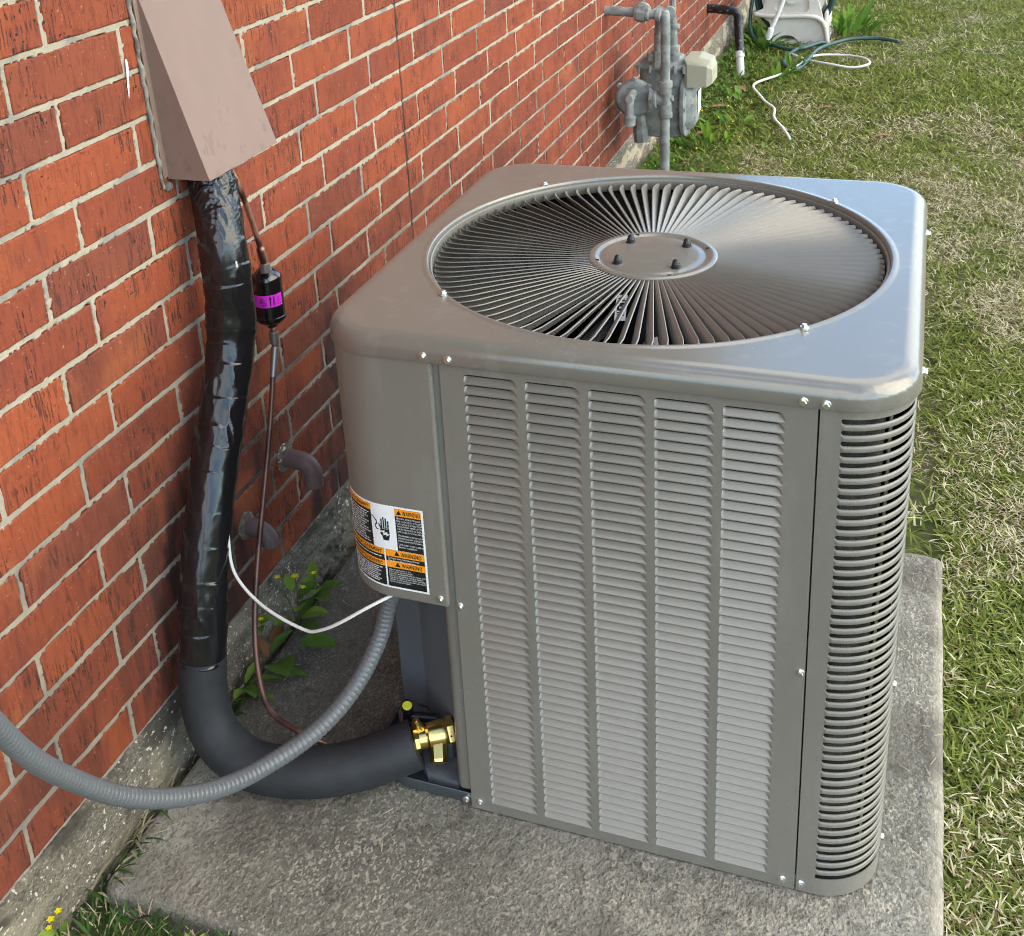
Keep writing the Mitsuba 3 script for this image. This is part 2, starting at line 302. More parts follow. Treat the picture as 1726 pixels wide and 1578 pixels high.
# ---------------------------------------------------------------- concrete pad
def pad_mesh():
    x0, x1, y0, y1 = .035, 1.262, -1.452, -.222
    out = []
    for (ax, ay), (bx_, by), n in (((x0, y0), (x1, y0), 120), ((x1, y0), (x1, y1), 120), ((x1, y1), (x0, y1), 40), ((x0, y1), (x0, y0), 80)):
        for t in np.linspace(0, 1, n, endpoint=False): out.append((ax + (bx_ - ax) * t, ay + (by - ay) * t))
    out = np.array(out); c = np.array([(x0 + x1) / 2, (y0 + y1) / 2])
    def ring(ins, z, amp):
        q = out.copy(); h = np.array([(x1 - x0) / 2, (y1 - y0) / 2])
        q = c + (q - c) * ((h - ins) / h)
        d = q - c; rr = .02
        for k in range(len(q)):  # round the corners
            e = np.abs(d[k]) - (h - ins - rr)
            if (e > 0).all():
                l = np.linalg.norm(e)
                if l > rr: q[k] = c + np.sign(d[k]) * ((h - ins - rr) + e / l * rr)
        nn = meshkit.fbm(np.concatenate([q * 16, np.full((len(q), 1), z * 30)], 1), 4, 3) - .5
        q = q + (c - q) / np.linalg.norm(c - q, axis=1, keepdims=True) * (nn * amp)[:, None]
        return np.concatenate([q, np.full((len(q), 1), z) + (nn * amp * .4)[:, None]], 1)
    R = [ring(0, -.11, .004), ring(0, -.016, .010), ring(.003, -.006, .010), ring(.009, -.001, .007), ring(.018, 0, .002)]
    m = grid(np.stack(R), True)
    top = R[-1]; cc = np.array([[c[0], c[1], 0.]]); n = len(top)
    m2 = tm(np.vstack([top, cc]), np.stack([np.arange(n), (np.arange(n) + 1) % n, np.full(n, n)], 1))
    return cat(m, m2)
put('concrete_pad', pad_mesh(), 'm_pad', 35, 'weathered grey concrete slab under the grey air conditioner', 'slab')

# ---------------------------------------------------------------- brick house
house = thing('brick_house', 'red brick house wall with light mortar and a low concrete foundation', 'house')
YA, YB, ZB, ZT = -3.2, 8.6, Z0 - 13 * CRS, Z0 + 15 * CRS
J = .0092
def course_joints(k):
    """Head joints of the course below bed joint k (bed joints counted downwards), left of and right of the control joint at y = 0."""
    odd = k % 2
    l = [-.165 - .2545 * n for n in range(13)] if odd else [-.250 - .256 * n for n in range(12)]
    r = [.088 + .2578 * n for n in range(34)] if odd else [.268 + .2578 * n for n in range(33)]
    return l[::-1], r
def brick_mesh(L, H, seed):
    g = np.random.default_rng(seed)
    nl, nh = 13, 5
    xs = np.linspace(-L / 2, L / 2, nl); zs = np.linspace(-H / 2, H / 2, nh)
    o = [(x, -H / 2) for x in xs[:-1]] + [(L / 2, z) for z in zs[:-1]] + [(x, H / 2) for x in xs[::-1][:-1]] + [(-L / 2, z) for z in zs[::-1][:-1]]
    o = np.array(o) + g.normal(0, .0006, (len(o), 2))
    n = len(o)
    def ring(s, x): return np.concatenate([np.full((n, 1), x) + g.normal(0, .00025, (n, 1)), o - np.sign(o) * s * np.array([1, 1])], 1)
    R = np.stack([ring(-.0004, -.03), ring(0, -.0016), ring(.0011, -.0003), ring(.0030, 0.0003)])
    m = grid(R, True)
    c = tm(np.vstack([R[-1], [[.0004, 0, 0]]]), np.stack([np.arange(n), (np.arange(n) + 1) % n, np.full(n, n)], 1))
    m = cat(m, c)
    if m.face_normals[-1][0] < 0: m.invert()
    return m
cache = {}
def brick_ply(L, v):
    key = (round(L, 3), v)
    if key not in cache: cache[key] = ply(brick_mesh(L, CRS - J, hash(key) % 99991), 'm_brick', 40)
    return cache[key]
rest, joints = [], []
MORTAR_SPANS = []
wall_bricks = []
for k in range(-15, 13):
    zc = Z0 - (k + .5) * CRS
    l, r = course_joints(k)
    edges = [YA] + l + [-.0022] if True else 0
    spans = [(a + J / 2, b - J / 2) for a, b in zip(l[:-1], l[1:])] + [(l[-1] + J / 2, -.0028), (.0028, r[0] - J / 2)] + [(a + J / 2, b - J / 2) for a, b in zip(r[:-1], r[1:])]
    for a, b in spans: wall_bricks.append((k, zc, a, b))
wallk = house + '__wall'
vis = []
for k, zc, a, b in wall_bricks:
    y = (a + b) / 2
    inview = -1.72 < y < 5.0 and zc - .04 < 1.39 - .176 * (y + 1.25)
    if inview: vis.append((k, zc, a, b))
    else: rest.append((k, zc, a, b))
def mortar_mesh(y0, y1, z0, z1, st):
    ys = np.arange(y0, y1 + st * .5, st); zs = np.arange(z0, z1 + st * .5, st)
    Y, Z = np.meshgrid(ys, zs, indexing='ij')
    k = np.floor((Z0 - Z) / CRS).astype(int); fz = (Z0 - Z) / CRS - k
    dz = np.minimum(fz, 1 - fz) * CRS
    dy = np.full(Y.shape, 1.0)
    for kk in np.unique(k):
        l, r = course_joints(int(kk)); js = np.array(l + [0.0] + r)
        m = k == kk; yy = Y[m]; i = np.clip(np.searchsorted(js, yy), 1, len(js) - 1)
        dy[m] = np.minimum(np.abs(yy - js[i - 1]), np.abs(yy - js[i]))
    d = np.minimum(dz, dy)
    P = np.stack([Y * 150, Z * 150, Y * 0], -1)
    n1 = meshkit.fbm(P, 2, 1) - .5; n2 = meshkit.fbm(P / 6, 3, 2) - .5
    half = J / 2 + .0012 + n1 * .0048 + n2 * .0028
    X = np.where(d < half, -.0005 + n1 * .0024 + n2 * .002, -.009)
    X = np.where((np.abs(Y) < .0042), -.006, X)
    return grid(np.stack([X, Y, Z], -1), flip=False)
mm = cat(mortar_mesh(-1.75, .62, ZB - .002, 1.46, .0032), mortar_mesh(.62, 2.6, ZB - .002, 1.10, .0048), mortar_mesh(2.6, 5.2, ZB - .002, .80, .008),
         bx((-.035, (YA - 1.75) / 2, (ZB + ZT) / 2), (.062, -1.75 - YA, ZT - ZB)), bx((-.035, (-1.75 + .62) / 2, (1.46 + ZT) / 2), (.062, 2.37, ZT - 1.46)),
         bx((-.035, (.62 + 2.6) / 2, (1.10 + ZT) / 2), (.062, 1.98, ZT - 1.10)), bx((-.035, (2.6 + 5.2) / 2, (.80 + ZT) / 2), (.062, 2.6, ZT - .80)), bx((-.035, (5.2 + YB) / 2, (ZB + ZT) / 2), (.062, YB - 5.2, ZT - ZB)),
         bx((-.10, (YA + YB) / 2, (ZB + ZT) / 2), (.06, YB - YA, ZT - ZB)))
f = np.array(mm.faces)
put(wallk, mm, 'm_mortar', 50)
for i, (k, zc, a, b) in enumerate(vis):
    L = b - a; off = rng.normal(0, .0006)
    put(wallk + '__brick', brick_ply(L, i % 6), None, to=T().translate([.0004 + off, (a + b) / 2, zc]) @ T().rotate([1, 0, 0], float(rng.normal(0, .12))))
def simple_brick(a, b, zc):
    m = bx((-.015, (a + b) / 2, zc), (.03, b - a, CRS - J), .0012); return m
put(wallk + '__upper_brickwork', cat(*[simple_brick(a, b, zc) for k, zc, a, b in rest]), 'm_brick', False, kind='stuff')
cj = np.array([[-.003 + .0008 * math.sin(z * 90), .0 + .0016 * (meshkit.noise(np.array([z * 40, 0, 0])) - .5) * 2, z] for z in np.linspace(ZB, ZT, 260)])
put(wallk + '__control_joint', tube(cj, .0030, 6), 'm_crack', True)
sm = prism(Polygon([(0, 0), (.004, .012), (.0045, .03), (.003, .062), (.0005, .088), (-.0025, .06), (-.002, .03), (-.0035, .0)]), .0006, ((.0030, -1.014, 1.212), (0, .8, .05), (0, -.10, -.68), (1, 0, 0)))
put(wallk + '__paint_drip', sm, 'm_white', False, 'thin white vertical smear on the bricks left of the sheet metal hood')
def foundation_mesh():
    ys = np.r_[np.arange(-3.2, -1.7, .02), np.arange(-1.7, .9, .0045), np.arange(.9, 3.2, .012), np.arange(3.2, 8.6, .03)]
    prof = [(-.06, ZB + .001), (-.006, ZB + .0012), (.0015, ZB - .001), (.0055, ZB - .008), (.007, ZB - .02), (.009, .075), (.0105, .05), (.012, .02), (.013, -.005), (.014, -.03), (.016, -.16)]
    V = []
    pr_ = np.array(prof); tt = np.linspace(0, len(prof) - 1, 44); prof = list(zip(np.interp(tt, np.arange(len(pr_)), pr_[:, 0]), np.interp(tt, np.arange(len(pr_)), pr_[:, 1])))
    for i, (x, z) in zip(tt, prof):
        P = np.stack([np.full(len(ys), x * 28), ys * 28, np.full(len(ys), z * 28)], 1)
        nz = meshkit.fbm(P * 1.4, 5, 6) - .5
        am = .013 if 1 < i < 10 else .002
        V.append(np.stack([x + nz * am, ys, z + nz * (.006 if 0 < i < 4 else .002)], 1))
    m = grid(np.stack(V))
    if m.face_normals[:, 0].mean() < 0: m.invert()
    return m
put(house + '__foundation', foundation_mesh(), 'm_foundation', 60)
ZE = ZT - .06
for xo, ya, yb in ((.50, YA, 3.0), (.09, 3.0, YB)):
    put(house + '__roof', prism(Polygon([(xo, ZE), (xo, ZE + .17), (-4.0, ZT + 2.2), (-4.0, ZT), (-.04, ZE)]), yb - ya, ((0, ya, 0), (1, 0, 0), (0, 0, 1), (0, 1, 0))), 'm_shingle')
    put(house + '__fascia', bx((xo + .012, (ya + yb) / 2, ZE + .08), (.022, yb - ya, .18)), 'm_fascia')
    put(house + '__soffit', bx((xo / 2 + .012, (ya + yb) / 2, ZE - .006), (xo - .03, yb - ya - .004, .008)), 'm_fascia')
put(house + '__body', bx((-2.1, (YA + YB) / 2, (ZT + ZB) / 2 - .1), (3.8, YB - YA - .1, ZT - ZB + .15)), 'm_foundation')

# ---------------------------------------------------------------- air conditioner
AC = thing('air_conditioner', 'large grey outdoor air conditioner with louvered front and round fan grille on top', 'air conditioner')
CX, CY = .756, -.726
FY = -1.1374; HB, RB = .4114, .090          # front plane, body half size and corner radius
ZTOP, ZFL = .8535, .8185
def rsq(half, r, th):
    """Ray from the centre at angle th to the rounded square."""
    c, s = abs(math.cos(th)), abs(math.sin(th)); r = max(r, 1e-4); k = half - r
    t = half / max(c, s)
    x, y = t * c, t * s
    if x > k and y > k:
        bq = k * (c + s); t = bq + math.sqrt(max(bq * bq - (2 * k * k - r * r), 0)); x, y = t * c, t * s
    return math.copysign(x, math.cos(th)), math.copysign(y, math.sin(th))
ths = np.sort(np.r_[np.linspace(0, 2 * PI, 240, endpoint=False), np.concatenate([np.linspace(-.14, .14, 30) + q * PI / 2 + PI / 4 for q in range(4)])])
A_, R_ = .417, .094
prof = []
for r, z in ((.3655, .836), (.366, .850), (.3672, .8540), (.3690, .8552), (.3725, .8553), (.3765, .8543), (.3800, .8536)): prof.append(('c', r, z))
for o, z in ((.026, .8535), (.022, .8533), (.017, .8524), (.012, .8506), (.0075, .8475), (.0038, .8435), (.0012, .8385), (0, .833), (-.0004, .826), (-.0006, .8192), (.0005, .8180), (.004, .8183), (.004, .826)): prof.append(('s', o, z))
V = []
for kind, a, z in prof:
    if kind == 'c': V.append([(CX + a * math.cos(t), CY + a * math.sin(t), z) for t in ths])
    else: V.append([(CX + rsq(A_ - a, R_ - a, t)[0], CY + rsq(A_ - a, R_ - a, t)[1], z) for t in ths])
top = grid(np.array(V), True)
if top.face_normals[:, 2].mean() < 0: top.invert()
put(AC + '__top_cover', top, 'm_paint', 50)
# fan grille
GR = AC + '__fan_grille'
def zg(r): return .8362 + .006 * max(0, (r - .1)) / .265
ring = lathe([(.8330, .3500), (.8440, .3505), (.8475, .3530), (.8490, .3570), (.8490, .3640), (.8400, .3648), (.828, .3648), (.826, .3600), (.8260, .3520)], (CX, CY, 0), (0, 0, 1), 128)
def ring_open():
    pr = [(.8470, .3654), (.8478, .3636), (.8465, .3618), (.843, .3610), (.836, .3608), (.828, .3612)]
    ang = np.arange(160) * 2 * PI / 160
    Vr = np.array([[(CX + r * math.cos(t), CY + r * math.sin(t), z) for t in ang] for z, r in pr])
    m = grid(Vr, True); return m
put(GR, ring_open(), 'm_grille', 40)
NB = 100
def blade():
    rs = np.array([.094, .10, .15, .22, .29, .325, .340, .348, .353, .358])
    al = np.array([1.0, 1.0, 1.0, 1.0, 1.0, 1.0, 1.04, 1.15, 1.32, 1.5])      # inclination of the strip
    wd = np.array([.0075, .0092, .0130, .0170, .0200, .0212, .0205, .0175, .0135, .009])
    P = []
    for r, a, w in zip(rs, al, wd):
        zt = zg(r) - (.0005 if r > .34 else 0)
        q = (r - .325) / .033 if r > .325 else 0
        t0 = -.010 * q * q                                       # the tip curls
        row = []
        lw = .0009 if r < .34 else .0009 * (.36 - r) / .02
        row.append((r, t0 + lw, zt + .0001)); row.append((r, t0 + lw * .45, zt + .0004))
        for v in (0, .33, .66, 1):
            s = -w * v; b = .0030 * math.sin(PI * v)
            row.append((r, t0 + s * math.cos(a) - b * math.sin(a), zt + s * math.sin(a) + b * math.cos(a)))
        P.append(row)
    P = np.array(P); n, m = P.shape[:2]
    th = .0012
    Q = P + np.array([0, th * .7, -th * .7])
    loop = np.concatenate([P, Q[:, ::-1]], 1)
    g = grid(loop, True)
    return g
bp = ply(blade(), 'm_grille', 50)
for i in range(NB):
    put(GR + '__blade', bp, None, to=T().translate([CX, CY, 0]) @ T().rotate([0, 0, 1], 360 / NB * i + 1.2))
hub = lathe([(.8330, .1035), (.8372, .1040), (.8390, .1010), (.8395, .0960), (.8385, .0915), (.8362, .0880), (.8360, .0840), (.8372, .0800), (.8382, .072), (.8386, .05), (.8388, .02), (.8388, .0005)], (CX, CY, 0), (0, 0, 1), 96)
put(GR + '__hub_plate', hub, 'm_paint', 60)
for sx in (-1, 1):
    for sy in (-1, 1):
        c = (CX + .047 * sx, CY + .047 * sy, .838)
        put(GR + '__acorn_nut', lathe([(0, .009), (.001, .0085), (.0015, .0068), (.0065, .0068), (.0073, .0060), (.0098, .0057), (.0122, .0046), (.0138, .0026), (.0142, .0003)], c, (0, 0, 1), 6 if False else 16), 'm_nut', 40)
for t in (8, 98, 188, 278):
    a = math.radians(t + 20); put(GR + '__slot', bx((CX + .093 * math.cos(a), CY + .093 * math.sin(a), .8385), (.006, .003, .003)), 'm_black')
# fan inside
FAN = AC + '__fan'
put(FAN, cat(cyl((CX, CY, .62), (CX, CY, .832), .085, 40, bev=.01), cyl((CX, CY, .57), (CX, CY, .62), .035, 24)), 'm_black', 40)
def fan_blade(phi):
    P = []
    for r in np.linspace(.06, .325, 14):
        a0 = phi + .35 * (r - .06) / .27; hw = .38 + .20 * (r - .06) / .27
        if r > .29: hw -= (r - .29) * 3.2
        row = []
        for q in np.linspace(-1, 1, 14):
            t = a0 + hw * q; row.append((CX + r * math.cos(t), CY + r * math.sin(t),   .705 + .045 * q - .02 * q * q + .02 * (r - .06)))
        P.append(row)
    P = np.array(P); return cat(grid(P), grid(P - [0, 0, .002], flip=True))
for i in range(3): put(FAN + '__fan_blade', fan_blade(math.radians(-98 + 120 * i)), 'm_silver', True)
stc = np.array([.7425, -.8925, .8145])
arm_d = np.array([math.cos(math.radians(-101)), math.sin(math.radians(-101)), 0]); arm_n = np.array([-arm_d[1], arm_d[0], 0])
armc = [np.array([CX, CY, z]) + arm_d * r + arm_n * w for r in (.07, .35) for w in (-.003, .003) for z in (.775, .80)]
put(FAN + '__motor_arm', trimesh.convex.convex_hull(np.array(armc) + (-.0, 0, 0)), 'm_black')
sfr = np.array([[.97, .22, 0], [-.12, .88, .46]]); sfr = np.array([sfr[0] / np.linalg.norm(sfr[0]), sfr[1] / np.linalg.norm(sfr[1])]); sfn = np.cross(sfr[0], sfr[1])
stk = sbox(-.0075, -.024, .0075, .024).buffer(.001)
put(FAN + '__sticker', prism(stk, .0008, (stc, sfr[0], sfr[1], sfn)), 'm_white')
put(FAN + '__sticker__print', prism(shapely.union_all([sbox(-.006, -.006, .006, .009), sbox(-.0055, .0125, .0055, .0145), sbox(-.0055, .0165, .004, .0185), sbox(-.0055, -.011, .0055, -.009), sbox(-.005, -.016, .0055, -.0135), sbox(-.0055, -.021, .002, -.0185)]).difference(shapely.union_all([sbox(-.003, -.002, .001, .002), sbox(.002, .003, .0045, .006), sbox(-.0048, .004, -.003, .007)])), .0003, (stc + sfn * .0009, sfr[0], sfr[1], sfn)), 'm_ink')
# body outline by arc length from the middle of the front, positive to the right
def outline(s, off=0.):
    """(x, y, nx, ny) on the body outline; s metres along it from x = CX on the front face, counterclockwise seen from above."""
    k = HB - RB; arc = RB * PI / 2; seg = [(k, 'l'), (arc, 'a'), (2 * k, 'l'), (arc, 'a'), (2 * k, 'l'), (arc, 'a'), (2 * k, 'l'), (arc, 'a'), (k, 'l')]
    per = 8 * k + 4 * arc; s = s % per
    p = np.array([0., -HB]); d = np.array([1., 0.])
    for L, t in seg:
        if s <= L + 1e-12:
            if t == 'l': p = p + d * s
            else:
                a = s / RB; c = p + RB * np.array([-d[1], d[0]]); n = np.array([d[1], -d[0]])
                n2 = np.array([n[0] * math.cos(a) - n[1] * math.sin(a), n[0] * math.sin(a) + n[1] * math.cos(a)]); p = c + RB * n2; d = np.array([-n2[1], n2[0]])
            n = np.array([d[1], -d[0]]); q = p + n * off
            return CX + q[0], CY + q[1], n[0], n[1]
        if t == 'l': p = p + d * L
        else:
            c = p + RB * np.array([-d[1], d[0]]); n = np.array([d[1], -d[0]]); n2 = np.array([-n[1], n[0]]); p = c + RB * n2; d = np.array([-n2[1], n2[0]])
        s -= L
def sheet(svals, zvals, off=0., th=.0012):
    """A bent sheet: closed shell over s x z."""
    O = np.array([[(*outline(s, off)[:2], z) for z in zvals] for s in svals]); I = np.array([[(*outline(s, off - th)[:2], z) for z in zvals] for s in svals])
    loop = np.concatenate([O, I[:, ::-1]], 1)
    m = grid(loop, True)
    n = len(svals); e0 = tm(loop[0], [[0, i, i + 1] for i in range(1, loop.shape[1] - 1)]); e1 = tm(loop[-1], [[0, i + 1, i] for i in range(1, loop.shape[1] - 1)])
    m = cat(m, e0, e1)
    return m
SX = lambda x: x - CX                       # s of a point of the front face
# louver panel on the front
XL, XR = .5405, 1.0528
NL, LP = 50, .01565
C0, CW, CP = .5763, .0778, .0897
SLH = .0124
LT, LB_ = .8045, .8045 - 49 * .01565 - .0124
def slot_poly(x0, x1, zt, h):
    r = .0055
    return Polygon([(x0, zt - h), (x0, zt - .004), (x0 + .002, zt - .0012), (x0 + .005, zt), (x1 - .010, zt), (x1 - .005, zt - .0015), (x1 - .0018, zt - .005), (x1, zt - h)])
face = sbox(XL, .004, XR, .8180)
holes = []
for c in range(5):
    for i in range(NL): holes.append(slot_poly(C0 + CP * c, C0 + CP * c + CW, LT - LP * i, SLH).exterior.coords)
face = Polygon(list(face.exterior.coords), holes)
LPN = AC + '__louver_panel'
pan = prism(face, .0012, ((0, FY + .0012, 0), (1, 0, 0), (0, 0, 1), (0, -1, 0)))
edge = cat(bx((XL + .0006, FY + .008, .411), (.0012, .0136, .814)), bx((XR - .0006, FY + .008, .411), (.0012, .0136, .814)))
put(LPN, cat(pan, edge), 'm_panel')
def louver():
    us = np.r_[np.linspace(0, .08, 4), np.linspace(.16, .82, 4), np.linspace(.88, 1, 7)]; vs = np.linspace(0, .55, 6)
    P = []
    for uu in us:
        e = 1 - max(0, (uu - .86) / .14) ** 2; e = math.sqrt(max(e, 0)); e2 = min(1, uu / .02) ** .5
        row = []
        for v in vs:
            dep = .0125 * (v ** 1.12) * e * (.55 + .45 * e2)
            row.append((uu * CW, -.0004 + dep, -SLH - .0006 + v * (SLH + .0022 * e)))
        P.append(row)
    P = np.array(P)
    lip = P[:, :1].copy(); lip[:, :, 1] += .003; lip[:, :, 2] += .0004
    P = np.concatenate([lip, P[:, :1] + [0, -.0006, -.0007], P], 1)
    m = grid(P)
    if m.face_normals[:, 1].mean() > 0: m.invert()
    return m
lp = ply(louver(), 'm_louver', 45)
for c in range(5):
    for i in range(NL): put(LPN + '__louver', lp, None, to=T().translate([C0 + CP * c, FY, LT - LP * i]))
# right front corner grille
CG = AC + '__corner_grille'
s0 = SX(1.0552); sA = s0 + .0262; sB = .3214 + .1414 + .052; sC = sB + .02
zs_edge = [.004, .8178]
NS = 50; PZ = .01553; ZS0 = .8005
strip = lambda a, b, n, zv, o=0.: sheet(np.linspace(a, b, n), zv, o)
parts = [strip(s0, sA, 4, zs_edge), strip(sB, sC, 3, zs_edge), strip(sA - .0003, sB + .0003, 26, [ZS0 + .0042, .8178]), strip(sA - .0003, sB + .0003, 26, [.004, ZS0 - (NS - 1) * PZ - .0042]),
         bx((1.0558, FY + .008, .411), (.0012, .0136, .814))]
put(CG, cat(*parts), 'm_panel', 40)
def slat():
    sv = np.r_[np.linspace(0, .0042, 8), np.linspace(.007, .20 - .007, 40), np.linspace(.20 - .0042, .20, 8)] * ((sB - sA) / .20)
    L = sB - sA; R = .0031; P = []
    for s in sv:
        d = min(s, L - s); fl = R - math.sqrt(max(R * R - (R - min(d, R)) ** 2, 0)); h = PZ / 2 - R + fl
        pr = min(1, d / R); row = []
        for a in np.linspace(0, 2 * PI, 12, endpoint=False):
            row.append((*outline(sA + s, -.0012 + (.0016 * math.cos(a) if math.cos(a) < 0 else (.0012 + .0014 * pr) * math.cos(a)))[:2], h * math.sin(a)))
        P.append(row)
    m = grid(np.array(P), True)
    if m.volume < 0: m.invert()
    return m
sp = ply(slat(), 'm_panel', 60)
for i in range(NS - 1): put(CG + '__slat', sp, None, to=T().translate([0, 0, ZS0 - PZ * (i + .5)]))
# coil behind the louvers
def polyline_wall(pts, z0, z1, th):
    ln = shapely.LineString(pts).buffer(th / 2, cap_style='flat', join_style='round'); m = prism(ln, z1 - z0); m.apply_translation((0, 0, z0)); return m
cpts = [(.555, -1.100)] + [(1.055 + .068 * math.sin(a), -1.032 - .068 * math.cos(a)) for a in np.linspace(0, PI / 2, 12)] + [(1.123, -.43)] + [(1.055 + .068 * math.cos(a), -.42 + .068 * math.sin(a)) for a in np.linspace(0, PI / 2, 8)] + [(.45, -.352), (.39, -.41), (.39, -.90)]
put(AC + '__coil', polyline_wall(cpts, .035, .815, .018), 'm_coil', 30)
put(AC + '__coil__end_strap', cat(*[cyl((*outline(.3214 + .1414 * .74 + q, -.024)[:2], .03), (*outline(.3214 + .1414 * .74 + q, -.024)[:2], .815), .0016, 8) for q in (0, .006)]), 'm_zinc', 60)
# access panel on the left front corner
AP = AC + '__access_panel'
per = 8 * (HB - RB) + 4 * RB * PI / 2
sl0 = SX(.5235); sl1 = -(.3214 + .1414 + .13)
svs = np.r_[np.linspace(sl0, -.3214, 6), np.linspace(-.3214, -.3214 - .1414, 22)[1:], np.linspace(-.4628, sl1, 5)[1:]]
main = sheet(svs, [.402, .403, .817], .0030, .0014)
curl = []                                         # rounded right edge turning back
for a in np.linspace(0, PI / 2, 7): curl.append((.5235 + .0052 * math.sin(a), FY - .0030 + .0052 * (1 - math.cos(a))))
curl += [(.5287, FY + .016)]
Cv = np.array([[(x, y, z) for z in (.402, .817)] for x, y in curl]); crl = grid(Cv)
lipm = []
for s in svs: lipm.append([(*outline(s, .0030)[:2], .402), (*outline(s, -.010)[:2], .4005)])
lipg = grid(np.array(lipm))
put(AP, cat(main, crl, lipg), 'm_panel', 40)
boxfloor = Polygon([outline(s, -.010)[:2] for s in svs] + [(.39, -.95), (.53, -.98), (.53, -1.12)])
bf = prism(boxfloor, .003); bf.apply_translation((0, 0, .4015)); put(AC + '__control_box_floor', bf, 'm_black')
# post between access panel and louver panel
pv = [(.5400, FY + .0150), (.5400, FY + .0120), (.5385, FY + .0085), (.535, FY + .0070), (.530, FY + .0062), (.524, FY + .0064), (.519, FY + .0082), (.515, FY + .0125), (.5132, FY + .019), (.5130, FY + .05)]
pg = grid(np.array([[(x, y, z) for z in (.034, .8175)] for x, y in pv]))
put(AC + '__corner_post', cat(pg, grid(np.array([[(x, y + .001, z) for z in (.034, .8175)] for x, y in pv]), flip=True)), 'm_panel', 60)
# service bay walls
bay = [(.345, -.945), (.350, -.972), (.400, -.980), (.512, -1.085), (.514, -1.10)]
bw = grid(np.array([[(x, y, z) for z in (.036, .41)] for x, y in bay]))
put(AC + '__bay_wall', cat(bw, grid(np.array([[(x + .001, y + .001, z) for z in (.036, .41)] for x, y in bay]), flip=True)), 'm_slate', 20)
put(AC + '__bay_wall__tag', prism(Polygon([(0, 0), (.022, 0), (.022, -.043), (.018, -.043)]), .0008, ((.4835, -1.0625, .405), (.73, -.684, 0), (0, 0, 1), (-.684, -.73, 0))), 'm_white')
# base pan
pth = np.linspace(0, 2 * PI, 160, endpoint=False); Vp = []
for half, z in ((.397, .001), (.404, .003), (.4085, .010), (.4090, .026), (.4075, .0285), (.4055, .026), (.4045, .016), (.398, .013), (.0, .013)):
    Vp.append([(CX + rsq(half, RB - (.409 - half), t)[0] if half > .1 else CX, CY + rsq(half, RB - (.409 - half), t)[1] if half > .1 else CY, z) for t in np.r_[ths]])
bpn = grid(np.array(Vp), True)
if bpn.volume < 0: bpn.invert()
put(AC + '__base_pan', bpn, 'm_galv', 40)
def polyfoot(): return prism(Polygon([(.352, -1.005), (.372, -1.035), (.430, -1.090), (.455, -1.118), (.512, -1.122), (.512, -1.08), (.40, -.982), (.352, -.975)]), .02)
pf = polyfoot(); pf.apply_translation((0, 0, .014)); put(AC + '__base_pan__drain_block', pf, 'm_slate')
# side, back panels (plain sheets with louvers as on the front)
SR = sC + .002
side_s = [(.3214 + .1414 + .075, .3214 + .1414 + .57, 'right'), (.3214 * 3 + .1414 * 2 + .02, .3214 * 5 + .1414 * 2 - .02, 'back'), (per - .3214 - .1414 - .60, per - .3214 - .1414 - .132, 'left')]
allside = []
for a, b, w in side_s: allside.append(sheet(np.linspace(a, b, 10), [.004, .8175], -.0002))
k1 = .3214 + .1414 + .572; allside.append(sheet(np.linspace(k1, .3214 * 3 + .1414 * 2 + .018, 30), [.004, .8175], .0))
k2 = .3214 * 5 + .1414 * 2 - .018; allside.append(sheet(np.linspace(k2, per - .3214 - .1414 - .602, 30), [.004, .8175], .0))
put(AC + '__side_panel', cat(*allside), 'm_panel', 40)
sl = []
for c in range(5):
    for i in range(NL):
        m = bx((0, 0, 0), (.078, .004, .006), .0018); m.apply_transform(trimesh.transformations.rotation_matrix(-.5, [1, 0, 0])); m.apply_transform(trimesh.transformations.rotation_matrix(PI / 2, [0, 0, 1]))
        m.apply_translation((1.1676, -.945 + .09 * c, .797 - LP * i)); sl.append(m)
put(AC + '__side_louver', cat(*sl), 'm_panel', False, kind='stuff')
# screws
def screw(p, n):
    p, n = np.asarray(p, float), np.asarray(n, float)
    m = cat(lathe([(-.002, .0062), (.0012, .0062), (.0018, .0055)], p, n, 20), lathe([(.0015, .0042), (.0046, .0042), (.0054, .0036)], p, n, 6))
    put(AC + '__screw', m, 'm_zinc', 30)
for x, z in ((.519, .8295), (.557, .8275), (1.035, .8270), (1.0625, .8262)): screw((x, CY - A_ - .0004, z), (0, -1, 0))
for x, z, o in ((.515, .4145, .003), (.5455, .406, 0), (.5545, .019, 0), (1.047, .404, 0), (1.035, .019, 0), (1.0615, .019, 0), (.531, .018, .0)): screw((x, FY - o, z), (0, -1, 0))
for q in (45, 135, 225, 315):
    a = math.radians(q); screw((CX + .3735 * math.cos(a), CY + .3735 * math.sin(a), .8565), (0, 0, 1))
for y, z in ((-1.03, .829), (-.52, .829), (-1.0, .30), (-1.03, .035)): screw((CX + (A_ if z > .5 else HB) + .0005, y, z), (1, 0, 0))

